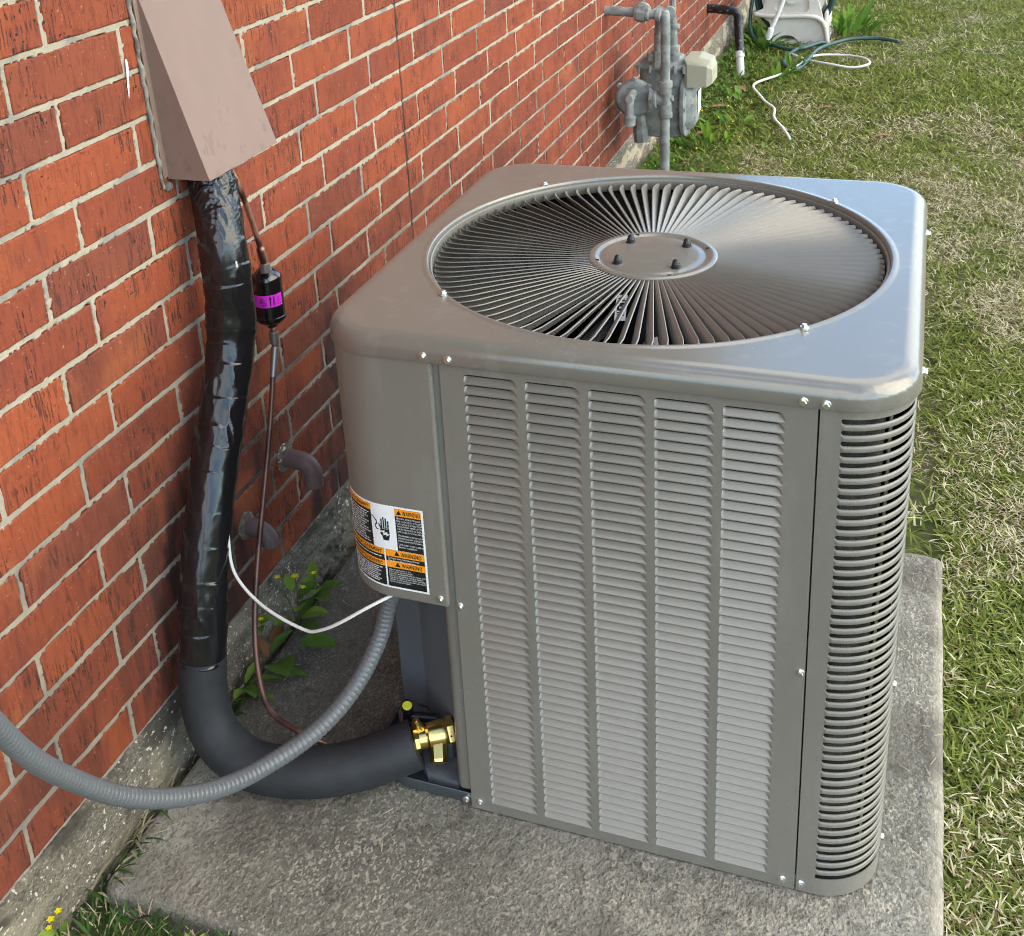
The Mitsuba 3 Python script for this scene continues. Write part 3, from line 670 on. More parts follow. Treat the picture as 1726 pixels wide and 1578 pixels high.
# ---------------------------------------------------------------- warning label on the access panel
WL = AP + '__warning_label' if False else AC + '__warning_label'
LW, LH = .1455, .150
lu0 = SX(.4978) - LW; lz0 = .4185
def lmap(u, v, o):
    r = [outline(lu0 + a, .0030 + o) for a in u]
    return np.array([(q[0], q[1], lz0 + b) for q, b in zip(r, v)])
def patch(x0, y0, x1, y1, o, n=None):
    n = n or max(2, int((x1 - x0) / .004) + 1); us = np.linspace(x0, x1, n)
    P = np.array([lmap(us, np.full(n, y), o) for y in (y0, y1)]); m = grid(P, flip=False)
    return m
def flat_text(t, h, x, y, o, wmax=None, bold=False):
    m = meshkit.text_mesh(t, h, .0002, bold); v = np.array(m.vertices)
    keep = np.abs(m.face_normals[:, 2] - 1) < 1e-3
    w = v[:, 0].max(); sx = min(1, wmax / w) if wmax else 1
    return tm(lmap(x + v[:, 0] * sx, y + v[:, 1], o), np.array(m.faces)[keep])
def shape(poly, o):
    ms = []
    for g in getattr(poly, 'geoms', [poly]):
        if g.is_empty: continue
        m = trimesh.creation.extrude_polygon(g, .001, engine='earcut'); keep = m.face_normals[:, 2] > .9
        v = np.array(m.vertices); ms.append(tm(lmap(v[:, 0], v[:, 1], o), np.array(m.faces)[keep]))
    return cat(*ms)
put(WL, patch(0, 0, LW, LH, .0004), 'm_white', True, 'orange, black and white warning sticker with a hand and lightning symbol')
mid1, mid2, midb = .0580, .0990, .0770          # column edges
b = .0035
yA, yB, yC = .0715, .054, .0385                 # row lines from the bottom
black = [patch(b, yA, mid1, LH - b, .0007), patch(mid2, yA, LW - b, LH - b, .0007), patch(b, b, midb - .001, yA - .0006, .0007), patch(midb + .001, b, LW - b, yA - .0006, .0007)]
put(WL + '__black_field', cat(*black), 'm_ink', True)
or_ = [patch(b, LH - b - .011, mid1, LH - b, .0010), patch(mid2, LH - b - .0125, LW - b, LH - b, .0010),
       patch(b, yA - .0115, midb - .001, yA - .0006, .0010), patch(midb + .001, yA - .0125, LW - b, yA - .0006, .0010), patch(b, yC + .0005, midb - .001, yC + .011, .0010), patch(midb + .001, yC + .0005, LW - b, yC + .0125, .0010)]
for m_ in or_: put(WL + '__orange_band', m_, 'm_orange', True)
def tri(x, y, s): return shape(Polygon([(x, y), (x + s, y), (x + s / 2, y + s * .9)]), .0013)
ink = [flat_text('WARNING', .0068, mid2 + .0125, LH - b - .0097, .0013, .029, True), tri(mid2 + .0025, LH - b - .0098, .0090),
       flat_text('WARNING', .0066, midb + .026, yA - .0100, .0013, .034, True), tri(midb + .0150, yA - .0100, .0092),
       flat_text('WARNING', .0066, midb + .026, yC + .0030, .0013, .034, True), tri(midb + .0150, yC + .0030, .0092),
       flat_text('AVERTISSEMENT', .0056, .012, yA - .0090, .0013, .060, True), tri(.0045, yA - .009, .0066), flat_text('AVERTISSEMENT', .0056, .012, yC + .0028, .0013, .060, True), tri(.0045, yC + .003, .0066),
       flat_text('AVERTISSEMENT', .0050, .008, LH - b - .008, .0013, .046, True)]
# electric shock pictogram: wire, hand, bolt
mx = mid1 + .003
hand = [shapely.LineString([(mx + .031 + .0055 * i, .098), (mx + .030 + .0055 * i + (.0006 * i), .126 + (.0, .0055, .003, -.004)[i])]).buffer(.0018) for i in range(4)]
hand.append(shapely.LineString([(mx + .0305, .099), (mx + .0235, .112)]).buffer(.0018))
palm = Polygon([(mx + .0265, .1005), (mx + .050, .1005), (mx + .051, .087), (mx + .0485, .078), (mx + .0475, .071), (mx + .0325, .071), (mx + .031, .080), (mx + .026, .088)])
bolt = Polygon([(mx + .021, .0935), (mx + .0385, .0975), (mx + .0365, .0915), (mx + .046, .0935), (mx + .0435, .0885), (mx + .0535, .0900), (mx + .040, .0805), (mx + .0415, .0860), (mx + .0325, .0835), (mx + .0345, .0900)])
pict = lambda g: affinity.translate(affinity.scale(g, .62, .66, origin=(mx + .026, .071)), .0725 - mx - .026, .087 - .071)
body = pict(shapely.union_all(hand + [palm]).difference(bolt))
wire = shapely.LineString([(mx + .006, .132), (mx + .0175, .1185), (mx + .019, .114), (mx + .0135, .1085), (mx + .0130, .104), (mx + .0165, .0985), (mx + .0205, .0975)]).buffer(.0014)
ink += [shape(body, .0010), shape(pict(wire), .0010)]
put(WL + '__black_print', cat(*ink), 'm_ink')
wt = []
lines = ['Electric Shock Hazard.', 'May cause injury or death.', 'Low voltage is present at all', 'components when unit is', 'not in operation on units', 'with single pole contactors.', '', 'Disconnect all remote', 'electric power supplies', 'before opening this panel.', '', 'Unit may have multiple', 'power supplies.']
y = LH - b - .0175
for t in lines:
    if t: wt.append(flat_text(t, .0030, mid2 + .0025, y, .0013, .0400)); y -= .0047
    else: y -= .0022
for t, yy in (('Contact with refrigerant lines', yA - .0168), ('can cause injury or burns.', yA - .0212)): wt.append(flat_text(t, .0028, midb + .004, yy, .0013, .058))
y = yC - .0042
for t in ('Risk of explosion or fire.', 'Can cause injury or death.', 'Recover refrigerant from discharge and', 'suction lines before opening system.', 'Disconnect electric power before servicing.', 'Failure to disconnect power can cause', 'serious injury or death.'):
    wt.append(flat_text(t, .0024, midb + .004, y, .0013, .060)); y -= .0037
for (x0, x1, ya, yb, st) in ((.006, .055, LH - b - .017, yA + .004, .0044), (.006, .073, yA - .0165, yB - .002, .004), (.006, .073, yC - .0042, .006, .0037)):
    y = ya
    while y > yb:
        x = x0; stop = x1 - rng.uniform(0, .012)
        while x < stop:
            w = rng.uniform(.003, .008); wt.append(patch(x, y, min(x + w, stop), y + .0016, .0013, 3)); x += w + .0011
        y -= st
wt.append(patch(midb - .0012, b * .3, midb + .0012, yA, .0012, 3))
put(WL + '__white_lettering', cat(*wt), 'm_white')

# ---------------------------------------------------------------- service valve in the bay
SV = AC + '__service_valve'
v0 = np.array([.438, -1.098, .082]); dv = np.array([.78, .50, .06]); dv /= np.linalg.norm(dv)
put(SV, cat(lathe([(-.014, .015), (-.010, .018), (.006, .018), (.010, .022), (.034, .0235), (.040, .0215), (.046, .0215), (.054, .017)], v0 + dv * .004, dv, 28), lathe([(.045, .0125), (.07, .0125)], v0, dv, 20)), 'm_brass', 35)
hd = np.array([.30, -.72, -.50]); hd /= np.linalg.norm(hd)
put(SV + '__packing_nut', cat(cyl(v0 + dv * .046, v0 + dv * .058, .0255, 6, bev=.002), cyl(v0 - dv * .012, v0 - dv * .002, .0215, 8, bev=.002)), 'm_brass')
put(SV + '__hex_cap', lathe([(.010, .0135), (.017, .0150), (.042, .0150), (.046, .0125)], v0 + dv * .030, hd, 6), 'm_brass')
put(SV + '__charging_port', cat(cyl(v0 + dv * .010 + (-.004, .0, .012), v0 + dv * .006 + (-.012, -.004, .038), .0062, 16, bev=.0015), cyl(v0 + (-.0035, .002, .018), v0 + (-.008, -.002, .026), .0082, 6)), 'm_brass', 30)
put(SV + '__mounting_plate', bx((.487, -1.075, .07), (.012, .03, .05), .002), 'm_galv')
LV = AC + '__liquid_valve'
put(LV, cat(cyl((.392, -1.045, .065), (.397, -1.053, .095), .0095, 18, bev=.001), cyl((.396, -1.05, .076), (.44, -1.035, .070), .008, 14)), 'm_nut', 40)
put(LV + '__cap', cyl((.396, -1.052, .092), (.3975, -1.055, .1035), .0105, 6, bev=.001), 'm_nut')
put(LV + '__cap__marking', lathe([(0, .0085), (.0012, .0085), (.0022, .0075)], (.3976, -1.0553, .1035), (.13, -.26, .95), 20), 'm_yellow')

# ---------------------------------------------------------------- sheet metal hood over the line set
HD = thing('line_set_cover', 'mauve sheet metal hood on the brick wall above the black pipe', 'hood')
zb_, zt_, D = 1.000, 1.292, .083
yl, yr, ylt, yrt = -.956, -.733, -.968, -.757
def hp(y, x, z): return (x, y, z)
slope_top = zt_ + .16
fb = [hp(yl, D, zb_), hp(yr, D, zb_)]; ft = [hp(ylt, .010, zt_), hp(yrt, .010, zt_)]
def quad(a, b, c, d, n=8):
    P = np.array([[np.array(a) * (1 - s) * (1 - t) + np.array(b) * s * (1 - t) + np.array(c) * s * t + np.array(d) * (1 - s) * t for s in np.linspace(0, 1, n)] for t in np.linspace(0, 1, n)]); return grid(P)
th = .0016
hood = []
for o, fl in ((0, False), (th, True)):
    q = quad((D - o, yl + o, zb_), (D - o, yr - o, zb_), (.010 - o, yrt - o, zt_), (.010 - o, ylt + o, zt_)); hood.append(q if not fl else tm(q.vertices, np.array(q.faces)[:, ::-1]))
    for y0_, y1_ in ((yl + o, ylt + o), (yr - o, yrt - o)):
        hood.append(tm([(0.004, y0_, zb_), (D - o, y0_, zb_), (.010 - o, y1_, zt_), (0.004, y1_, zt_)], [[0, 1, 2], [0, 2, 3]]))
hood.append(quad((D, yl, zb_), (D, yr, zb_), (D - th, yr - th, zb_), (D - th, yl + th, zb_), 2))
hood.append(quad((.003, yl, zb_), (D, yl, zb_), (D, yl + th, zb_), (.003, yl + th, zb_), 2))
put(HD + '__hood', cat(*hood), 'm_mauve')
fl_ = Polygon([(yl - .013, zb_ + .004), (yl + .001, zb_ + .004), (ylt + .001, zt_ + .1), (ylt - .013, zt_ + .1)])
fr_ = Polygon([(yr + .010, zb_ + .02), (yr - .001, zb_ + .02), (yrt - .001, zt_ + .1), (yrt + .010, zt_ + .1)])
ftp = sbox(ylt, zt_ - .004, yrt, zt_ + .1)
fr = ((.0030, 0, 0), (0, 1, 0), (0, 0, 1), (1, 0, 0))
put(HD + '__flange', cat(prism(fl_, .0022, fr), prism(ftp, .006, fr)), 'm_mauve')
ck = []
for z in np.linspace(zb_ - .012, zt_ + .06, 90):
    t = (z - zb_) / (zt_ - zb_); ck.append((.0025 + .0010 * math.sin(z * 160) + .0012 * meshkit.noise(np.array([z * 130, 1, 2.])), yl - .017 + (ylt - yl) * t + .0024 * (meshkit.noise(np.array([z * 90, 0, 0])) - .5), z))
ckr = .0034 + .0018 * (meshkit.noise(np.stack([np.linspace(0, 40, 90), np.zeros(90), np.zeros(90)], 1)) - .3)
put(HD + '__caulk', cat(tube(ck, ckr, 10), trimesh.creation.icosphere(subdivisions=2, radius=.008).apply_translation((.004, yl - .004, zb_ - .012))), 'm_caulk', True)

# ---------------------------------------------------------------- insulated suction line
SLN = thing('suction_line', 'thick insulated pipe wrapped in shiny black tape that bends along the slab', 'pipe')
pts = [(.034, -.886, 1.030), (.043, -.893, .985), (.060, -.912, .930), (.075, -.934, .860), (.076, -.942, .745), (.076, -.978, .651), (.076, -1.037, .546), (.076, -1.092, .440), (.076, -1.135, .327), (.076, -1.166, .214), (.079, -1.182, .145), (.102, -1.196, .087), (.172, -1.205, .050), (.270, -1.188, .0465), (.350, -1.152, .052), (.432, -1.103, .074)]
P = spline(pts, 700)
ia = int(np.argmin(np.abs(P[:, 2] - .215) + (P[:, 0] > .1) * 9))
def tape_disp(Pt, r):
    n = len(Pt); s = np.linspace(0, 1, n)[:, None] * .88; a = np.linspace(0, 2 * PI, 96, endpoint=False)[None]
    d = np.zeros((n, 96))
    g = np.random.default_rng(5)
    edges = np.sort(np.r_[np.cumsum(g.uniform(.028, .062, 30))]); tl = g.uniform(-.006, .006, 30); ph = g.uniform(0, 6, 30)
    for e, t, p in zip(edges, tl, ph):
        q = s - (e + t * np.sin(a + p) + .0012 * np.sin(3 * a + p * 2)); am = np.clip(.5 + .75 * np.sin(2 * a + p * 3) + .4 * np.sin(5 * a + p), .12, 1.2); d += am * .0019 * (1 / (1 + np.exp(-q / .0007))) * np.exp(-np.clip(q, 0, 9) / .030) + am * .0002 * np.exp(-(q / .0014) ** 2)
    A3 = np.broadcast_to(np.cos(a), d.shape); B3 = np.broadcast_to(np.sin(a), d.shape); S3 = np.broadcast_to(s, d.shape)
    big = meshkit.fbm(np.stack([A3 * 1.5, B3 * 1.5, S3 * 16], -1), 3, 3) - .5
    fold = meshkit.noise(np.stack([A3 * 3.2 + S3 * 18, B3 * 3.2, S3 * 13], -1), 9)
    ridge = (1 - np.abs(2 * fold - 1)) ** 4
    zone = np.clip(meshkit.fbm(np.stack([A3 * 1.2, B3 * 1.2, S3 * 9], -1), 2, 8) * 3 - 1.25, 0, 1)
    topz = np.clip((.18 - S3) / .12, 0, 1)
    fine = meshkit.noise(np.stack([A3 * 5, B3 * 4, S3 * 85 + A3 * 9], -1), 4); fr_ = (1 - np.abs(2 * fine - 1)) ** 3
    d += big * .0035 + ridge * zone * .0030 + topz * (fr_ * .0026 + big * .006) + topz * (meshkit.fbm(np.stack([A3 * 4, B3 * 4, S3 * 34], -1), 3, 4) - .5) * .006
    lump = np.exp(-((S3 - .30) / .02) ** 2) * .003
    return d + lump
Pt = P[:ia + 1]
Pt = spline(Pt[::12], 620)
put(SLN + '__tape_wrap', tube(Pt, np.interp(Pt[:, 2], [.88, .985, 1.02], [.0395, .036, .028]), 96, tape_disp(Pt, .04)), 'm_tape', True)
Pf = P[ia - 4:]
put(SLN + '__foam_sleeve', tube(Pf, np.full(len(Pf), .0412), 64, disp=(meshkit.fbm(np.stack([np.repeat(np.linspace(0, 12, len(Pf))[:, None], 64, 1), np.repeat(np.cos(np.arange(64) * 2 * PI / 64)[None], len(Pf), 0), np.repeat(np.sin(np.arange(64) * 2 * PI / 64)[None], len(Pf), 0)], -1), 3, 2) - .5) * .003), 'm_foam', True)
put(SLN + '__tape_wrap__staple', bx((.112, -.957, .858), (.003, .003, .011), .0008), 'm_offwhite')

# ---------------------------------------------------------------- copper liquid line with filter drier
CL = thing('copper_line', 'thin copper pipe with a glossy black filter can and a magenta band', 'pipe')
up_ = spline([(.062, -.875, 1.02), (.070, -.860, .969), (.072, -.836, .902), (.075, -.820, .83), (.075, -.812, .795)], 60)
put(CL + '__upper_tube', tube(up_, np.where(up_[:, 2] > .83, .0052, .0075), 16), 'm_copper', True)
lo_ = spline([(.075, -.812, .672), (.076, -.815, .64), (.078, -.838, .585), (.080, -.857, .541), (.085, -.906, .446), (.090, -.958, .355), (.100, -1.014, .268), (.110, -1.053, .197), (.130, -1.090, .142), (.165, -1.125, .098), (.205, -1.140, .088), (.250, -1.146, .080), (.290, -1.130, .050), (.340, -1.105, .024), (.378, -1.070, .036), (.392, -1.046, .070)], 160)
put(CL + '__lower_tube', tube(lo_, .0052, 16), 'm_dark_copper', True)
put(CL + '__solder_joint', cat(cyl((.0765, -.816, .636), (.0785, -.838, .585), .0072, 16, bev=.001), cyl((.075, -.812, .640), (.075, -.812, .665), .0085, 16, bev=.001), cyl((.075, -.813, .782), (.075, -.813, .800), .009, 16, bev=.001)), 'm_solder', 40)
FD = CL + '__filter_drier'
put(FD, lathe([(.664, .008), (.670, .010), (.673, .017), (.678, .0240), (.682, .0275), (.685, .0290), (.689, .0290), (.690, .0277), (.757, .0277), (.758, .0287), (.762, .0287), (.766, .0268), (.771, .0235), (.777, .015), (.781, .010), (.787, .0085)], (.075, -.813, 0), (-.02, .03, 1), 48), 'm_drier', 50)
def band(a0, a1, z0, z1, r, n=20):
    c = np.array([.075 - .02 * .725, -.813 + .03 * .725]); aa = np.linspace(a0, a1, n)
    return grid(np.array([[(c[0] + r * math.cos(a) , c[1] + r * math.sin(a), z) for z in (z0, z1)] for a in aa]))
band_c = math.atan2(EYE[1] + .81, EYE[0] - .075)
put(FD + '__label', band(band_c - 1.15, band_c + .95, .713, .737, .0286), 'm_magenta', True, 'bright magenta paper band with black print')
mk = [band(band_c + .05, band_c + .13, .716, .734, .0289, 3), band(band_c + .28, band_c + .33, .716, .734, .0289, 3), band(band_c + .36, band_c + .39, .718, .734, .0289, 3), band(band_c + .02, band_c + .2, .729, .7315, .0289, 3)]
for i in range(6): mk.append(band(band_c - .75 + rng.uniform(0, .3), band_c - .1 - rng.uniform(0, .25), .716 + .0028 * i, .7172 + .0028 * i, .0289, 6))
for i in range(4): mk.append(band(band_c + .52, band_c + .85 - rng.uniform(0, .1), .717 + .0042 * i, .7182 + .0042 * i, .0289, 6))
put(FD + '__label__print', cat(*mk), 'm_ink', True)

# ---------------------------------------------------------------- thermostat wire, conduit
put('thermostat_wire', tube(spline([(.112, -1.090, .430), (.116, -1.100, .394), (.130, -1.115, .366), (.170, -1.132, .339), (.230, -1.152, .326), (.288, -1.164, .321), (.305, -1.168, .327), (.345, -1.173, .352), (.400, -1.155, .386), (.445, -1.115, .402), (.47, -1.09, .42)], 140), .0027, 10), 'm_offwhite', True,
    'thin white wire sagging from the black taped pipe to the air conditioner', 'wire')
def conduit():
    P = spline([(0.2275, -1.7565, 0.6927), (0.2114, -1.7109, 0.5935), (0.2060, -1.6679, 0.5059), (0.2047, -1.6117, 0.4184), (0.2140, -1.5571, 0.3446), (0.2370, -1.4841, 0.2748), (0.2652, -1.4013, 0.2237), (0.2916, -1.3301, 0.2028), (0.3298, -1.2664, 0.2089), (0.3650, -1.2070, 0.2357), (0.3879, -1.1591, 0.2747), (0.4021, -1.1238, 0.3197), (0.4127, -1.1126, 0.3654), (.436, -1.112, .412)], 3600)
    s = np.linspace(0, 1, len(P)) * np.linalg.norm(np.diff(P, axis=0), axis=1).sum()
    q = (s / .0085) % 1
    d = .0010 * np.sin(PI * q) ** .6
    return tube(P, .0128 + d, 32)
put('flexible_conduit', conduit(), 'm_conduit', True, 'grey ribbed flexible conduit curving from the left up under the air conditioner', 'conduit')

# ---------------------------------------------------------------- drain elbows in the wall
def elbow(y, z, L, drop, r, lab):
    P = [(-.02, y, z), (L * .5, y - .002, z)] + [(L + .028 * math.sin(a), y - .004, z - .028 * (1 - math.cos(a))) for a in np.linspace(0, PI / 2, 10)] + [(L + .028, y - .004, z - .028 - drop)]
    m = tube(np.array(P), np.r_[np.full(len(P) - 1, r), r], 28, caps=False)
    k = thing('drain_pipe', lab, 'pipe', )
    put(k + '__pipe', cat(m, tube(np.array(P), r * .86, 28, caps=False)), 'm_mauve_pipe', 50)
    c = lathe([(0, r + .014), (.004, r + .011), (.008, r + .004), (.009, r + .0005)], (-.002, y, z), (1, 0, 0), 28)
    v = np.array(c.vertices); v += (meshkit.fbm(v * 90, 3, 2)[:, None] - .5) * .008; c.vertices = v
    put(k + '__mortar_collar', c, 'm_foundation', True)
elbow(-.712, .330, .036, .024, .0190, 'upper mauve drain elbow sticking out of the dark bricks')
elbow(-.876, .278, .024, .004, .0168, 'lower mauve drain stub behind the copper pipe')

# ---------------------------------------------------------------- gas meter
GM = thing('gas_meter', 'grey gas meter with round regulator and pipes beside the brick wall', 'gas meter')
MY, MX = 1.95, .2335
rp = .0185
def elb(p, a, b, r, R, n=8):
    """pipe corner at p between unit directions a (towards start) and b (towards end)."""
    a, b = np.asarray(a, float), np.asarray(b, float); p = np.asarray(p, float); c = p + (a + b) * R
    return [c - b * R * math.cos(t) - a * R * math.sin(t) for t in np.linspace(0, PI / 2, n)]
riser = [(MX - .004, MY, -.08), (MX, MY, .64)] + elb((MX, MY, .719), (0, 0, -1), (-.25, .968, 0), rp, .04) + [(MX - .02, MY + .09, .719)] + elb((MX - .004, MY + .14, .719), (.0, -1, 0), (0, 0, -1), rp, .035) + [(MX + .004, MY + .14, .54)]
put(GM + '__riser', tube(np.array(riser), rp, 22), 'm_meter', 50)
outl = [(-.02, MY, .742), (.10, MY, .735), (.208, MY + .01, .722)]
put(GM + '__outlet_pipe', cat(tube(np.array(outl), .0185, 22), tube(np.array([(.205, MY + .03, .74), (.196, MY + .07, .70), (.185, MY + .1, .62), (.180, MY + .11, .53)]), .0165, 20)), 'm_meter', 50)
put(GM + '__union', cat(cyl((.118, MY, .734), (.128, MY, .733), .031, 8), cyl((.128, MY, .7335), (.158, MY, .731), .036, 8), cyl((.158, MY, .731), (.172, MY, .7305), .029, 22, bev=.003), trimesh.creation.icosphere(3, .034).apply_translation((.142, MY + .012, .738))), 'm_meter', 35)
put(GM + '__elbow_fitting', cat(cyl((.195, MY + .006, .7235), (.215, MY + .006, .721), .026, 22, bev=.003), cyl((MX, MY + .065, .719), (MX - .004, MY + .085, .719), .027, 22, bev=.003), cyl((MX + .003, MY + .14, .648), (MX + .004, MY + .14, .665), .026, 22, bev=.003),
    cyl((MX + .002, MY + .14, .715), (MX + .002, MY + .14, .775), .0125, 8), cyl((MX + .002, MY + .14, .775), (MX + .002, MY + .14, .795), .009, 4)), 'm_meter', 35)
put(GM + '__tee', cat(cyl((MX, MY, .445), (MX, MY, .470), .028, 24, bev=.003), cyl((MX, MY, .33), (MX, MY, .455), .0235, 24), cyl((MX, MY, .325), (MX, MY, .348), .027, 24, bev=.003), cyl((MX, MY, .395), (MX - .055, MY, .395), .023, 24), cyl((MX - .032, MY, .395), (MX - .046, MY, .395), .036, 24, bev=.003), cyl((MX - .046, MY, .395), (MX - .06, MY, .395), .041, 6), cyl((MX, MY, .40), (MX + .03, MY, .402), .012, 12)), 'm_meter', 35)
rc = np.array([.106, MY, .394])
RG = GM + '__regulator'
put(RG, lathe([(-.035, .036), (-.03, .052), (-.012, .066), (-.006, .075), (.008, .075), (.013, .072), (.016, .070), (.020, .067), (.022, .060), (.0235, .03), (.024, .001)], rc + (0, .02, 0), (.20, -1, .05), 48), 'm_meter', 40)
for a in np.radians([40, 140, 215, 325, 90, 270]): put(RG + '__flange_bolt', cyl(rc + (.076 * math.cos(a), .028, .076 * math.sin(a)), rc + (.076 * math.cos(a), .004, .076 * math.sin(a)), .0095, 10, bev=.002), 'm_meter', 40)
put(RG + '__vent', cat(tube(spline([rc + (.004, -.020, .03), rc + (.002, -.055, .018), rc + (0, -.066, -.012), rc + (0, -.066, -.055)], 24), .017, 20), cyl(rc + (0, -.066, -.05), rc + (0, -.066, -.09), .0235, 20, bev=.004), cyl(rc + (.001, -.055, .012), rc + (.001, -.078, .018), .0165, 20, bev=.003)), 'm_meter', 50)
mc = np.array([.192, 2.13])
def mbody():
    V = []
    for z, w, d, xo in ((.205, .070, .05, 0), (.212, .083, .062, 0), (.235, .092, .07, 0), (.30, .096, .074, 0), (.42, .094, .074, 0), (.492, .092, .074, 0)):
        V.append([(mc[0] + xo + w * np.sign(math.cos(t)) * abs(math.cos(t)) ** .55, mc[1] + d * np.sign(math.sin(t)) * abs(math.sin(t)) ** .55, z) for t in np.linspace(0, 2 * PI, 48, endpoint=False)])
    m = grid(np.array(V), True); v, f = np.array(m.vertices), np.array(m.faces); n = len(v)
    v = np.vstack([v, [mc[0], mc[1], .205]]); f = np.vstack([f, [[n, (j + 1) % 48, j] for j in range(48)]])
    m = tm(v, f)
    return m
put(GM + '__body', mbody(), 'm_meter', 40)
def mlid():
    V = []
    for z, w, d in ((.488, .094, .076), (.489, .107, .088), (.499, .109, .090), (.503, .105, .086), (.506, .092, .074), (.528, .076, .060), (.534, .066, .050), (.535, .001, .001)):
        V.append([(mc[0] + w * np.sign(math.cos(t)) * abs(math.cos(t)) ** .5, mc[1] + d * np.sign(math.sin(t)) * abs(math.sin(t)) ** .5, z) for t in np.linspace(0, 2 * PI, 48, endpoint=False)])
    return grid(np.array(V), True)
put(GM + '__lid', cat(mlid(), cyl((.180, MY + .11, .50), (.180, MY + .11, .565), .026, 8), cyl((.156, MY + .10, .525), (.156, MY + .10, .555), .016, 6), cyl((MX + .004, MY + .14, .50), (MX + .004, MY + .14, .58), .025, 20, bev=.003)), 'm_meter', 35)
for x, y in [(x, -.086) for x in (-.085, -.04, .01, .06, .095)] + [(.103, -.04), (.103, .04)]: put(GM + '__lid__bolt', cyl((mc[0] + x, mc[1] + y, .478), (mc[0] + x, mc[1] + y, .508), .0075, 8), 'm_meter', 40)
def cover(cx, cy, ax, rz, ry, thick):
    """bulged diaphragm cover on the +x side"""
    V = []
    for x, s in ((0, .97), (.004, 1.0), (.016, 1.0), (.020, .96), (.024, .84), (.044, .74), (.056, .55), (.060, .2), (.0605, .001)):
        V.append([(cx + x, cy + ry * s * np.sign(math.cos(t)) * abs(math.cos(t)) ** .7, ax + rz * s * np.sign(math.sin(t)) * abs(math.sin(t)) ** .7) for t in np.linspace(0, 2 * PI, 40, endpoint=False)])
    return grid(np.array(V), True)
put(GM + '__side_cover', cat(cover(.272, 2.13, .335, .128, .105, .02)), 'm_meter', 40)
for a in np.radians([150, 180, 210, 240, 120, 90, 270, 0, 45, 315]): put(GM + '__side_cover__bolt', cyl((.272, 2.13 + .098 * math.cos(a), .335 + .12 * math.sin(a)), (.297, 2.13 + .098 * math.cos(a), .335 + .12 * math.sin(a)), .007, 8), 'm_meter', 40)
put(GM + '__name_plate', bx((.334, 2.13, .35), (.003, .06, .09), .001), 'm_white')
put(GM + '__drip_cap', cat(cyl((.105, 2.06, .30), (.112, 2.06, .215), .026, 8), cyl((.108, 2.06, .25), (.114, 2.06, .19), .031, 8)), 'm_meter', 30)
ix = GM + '__index_box'
put(ix, trimesh.convex.convex_hull(np.array([(.288, y, z) for y in (2.05, 2.19) for z in (.425, .535)] + [(.30, y, z) for y in (2.04, 2.20) for z in (.422, .515)] + [(.375, y, z) for y in (2.045, 2.195) for z in (.424, .505)] + [(.395, y, z) for y in (2.06, 2.18) for z in (.436, .490)] + [(.34, y, .540) for y in (2.07, 2.17)] + [(.385, y, .525) for y in (2.075, 2.165)])), 'm_cream')

# ---------------------------------------------------------------- black and white standpipe
DP = thing('standpipe', 'black wrapped pipe from the wall turning down to a white stub in the grass', 'pipe')
bp_ = [(-.02, 4.28, .325), (.11, 4.27, .318)] + elb((.178, 4.265, .312), (-1, 0, 0), (.02, -.02, -1), .026, .035) + [(.186, 4.24, .20), (.200, 4.20, .085)]
put(DP + '__black_pipe', tube(spline(np.array(bp_)[[0, 1, 3, 5, 7, 9, 10, 11]] if len(bp_) > 11 else np.array(bp_), 60), .0255, 20, disp=(meshkit.fbm(np.stack([np.repeat(np.linspace(0, 18, 60)[:, None], 20, 1), np.repeat(np.arange(20)[None] * .8, 60, 0), np.zeros((60, 20))], -1), 2, 1) - .5) * .006), 'm_blackpipe', True)
put(DP + '__white_pipe', cat(cyl((.198, 4.204, .10), (.216, 4.150, -.07), .0215, 20), cyl((.198, 4.204, .10), (.2015, 4.193, .066), .025, 20, bev=.003)), 'm_offwhite', 50)

# ---------------------------------------------------------------- hose reel, hoses
HR = thing('hose_reel', 'cream plastic garden hose reel with green hose standing in the grass by the house', 'hose reel')
def plate(y, t):
    o = Polygon([(.628, -.05), (.610, .06), (.590, .11), (.548, .25), (.50, .50), (.48, .52), (.31, .52), (.29, .50), (.238, .25), (.222, .19), (.165, .165), (.168, .145), (.225, .135), (.262, .11), (.285, .05), (.285, -.05)]).buffer(.008).buffer(-.008)
    o = o.difference(Point(.37, -.06).buffer(.088)).difference(Polygon([(.318, .175), (.478, .175), (.495, .20), (.462, .40), (.33, .40), (.298, .20)]).buffer(.006))
    return prism(o, t, ((0, y, 0), (1, 0, 0), (0, 0, 1), (0, 1, 0)))
put(HR + '__front_frame', plate(5.0, .025), 'm_reel', 30)
put(HR + '__front_frame__ledge', cat(tube(spline([(.172, 4.985, .162), (.25, 4.985, .150), (.40, 4.985, .148), (.52, 4.985, .146), (.585, 4.985, .112), (.612, 4.985, .02), (.622, 4.985, -.05)], 50), .014, 12)), 'm_reel', True)
put(HR + '__back_frame', plate(5.36, .025), 'm_reel', 30)
put(HR + '__base', cat(bx((.45, 5.19, -.02), (.33, .36, .03), .006), bx((.60, 5.19, .06), (.02, .34, .22), .006)), 'm_reel')
put(HR + '__drum', cat(cyl((.40, 5.03, .27), (.40, 5.34, .27), .12, 32), cyl((.40, 5.02, .27), (.40, 5.045, .27), .19, 40), cyl((.40, 4.99, .27), (.40, 5.03, .27), .05, 24)), 'm_reel', 40)
loops = []
t = np.linspace(0, 2 * PI * 9, 620)
loops.append(tube(np.stack([.40 + (.225 + .010 * np.sin(t / 9 * 2)) * np.cos(t), 5.06 + .25 * (t / t[-1]), .26 + (.235 + .008 * np.sin(t / 5)) * np.sin(t)], 1), .0105, 10))
put(HR + '__wound_hose', cat(*loops), 'm_hose', True)
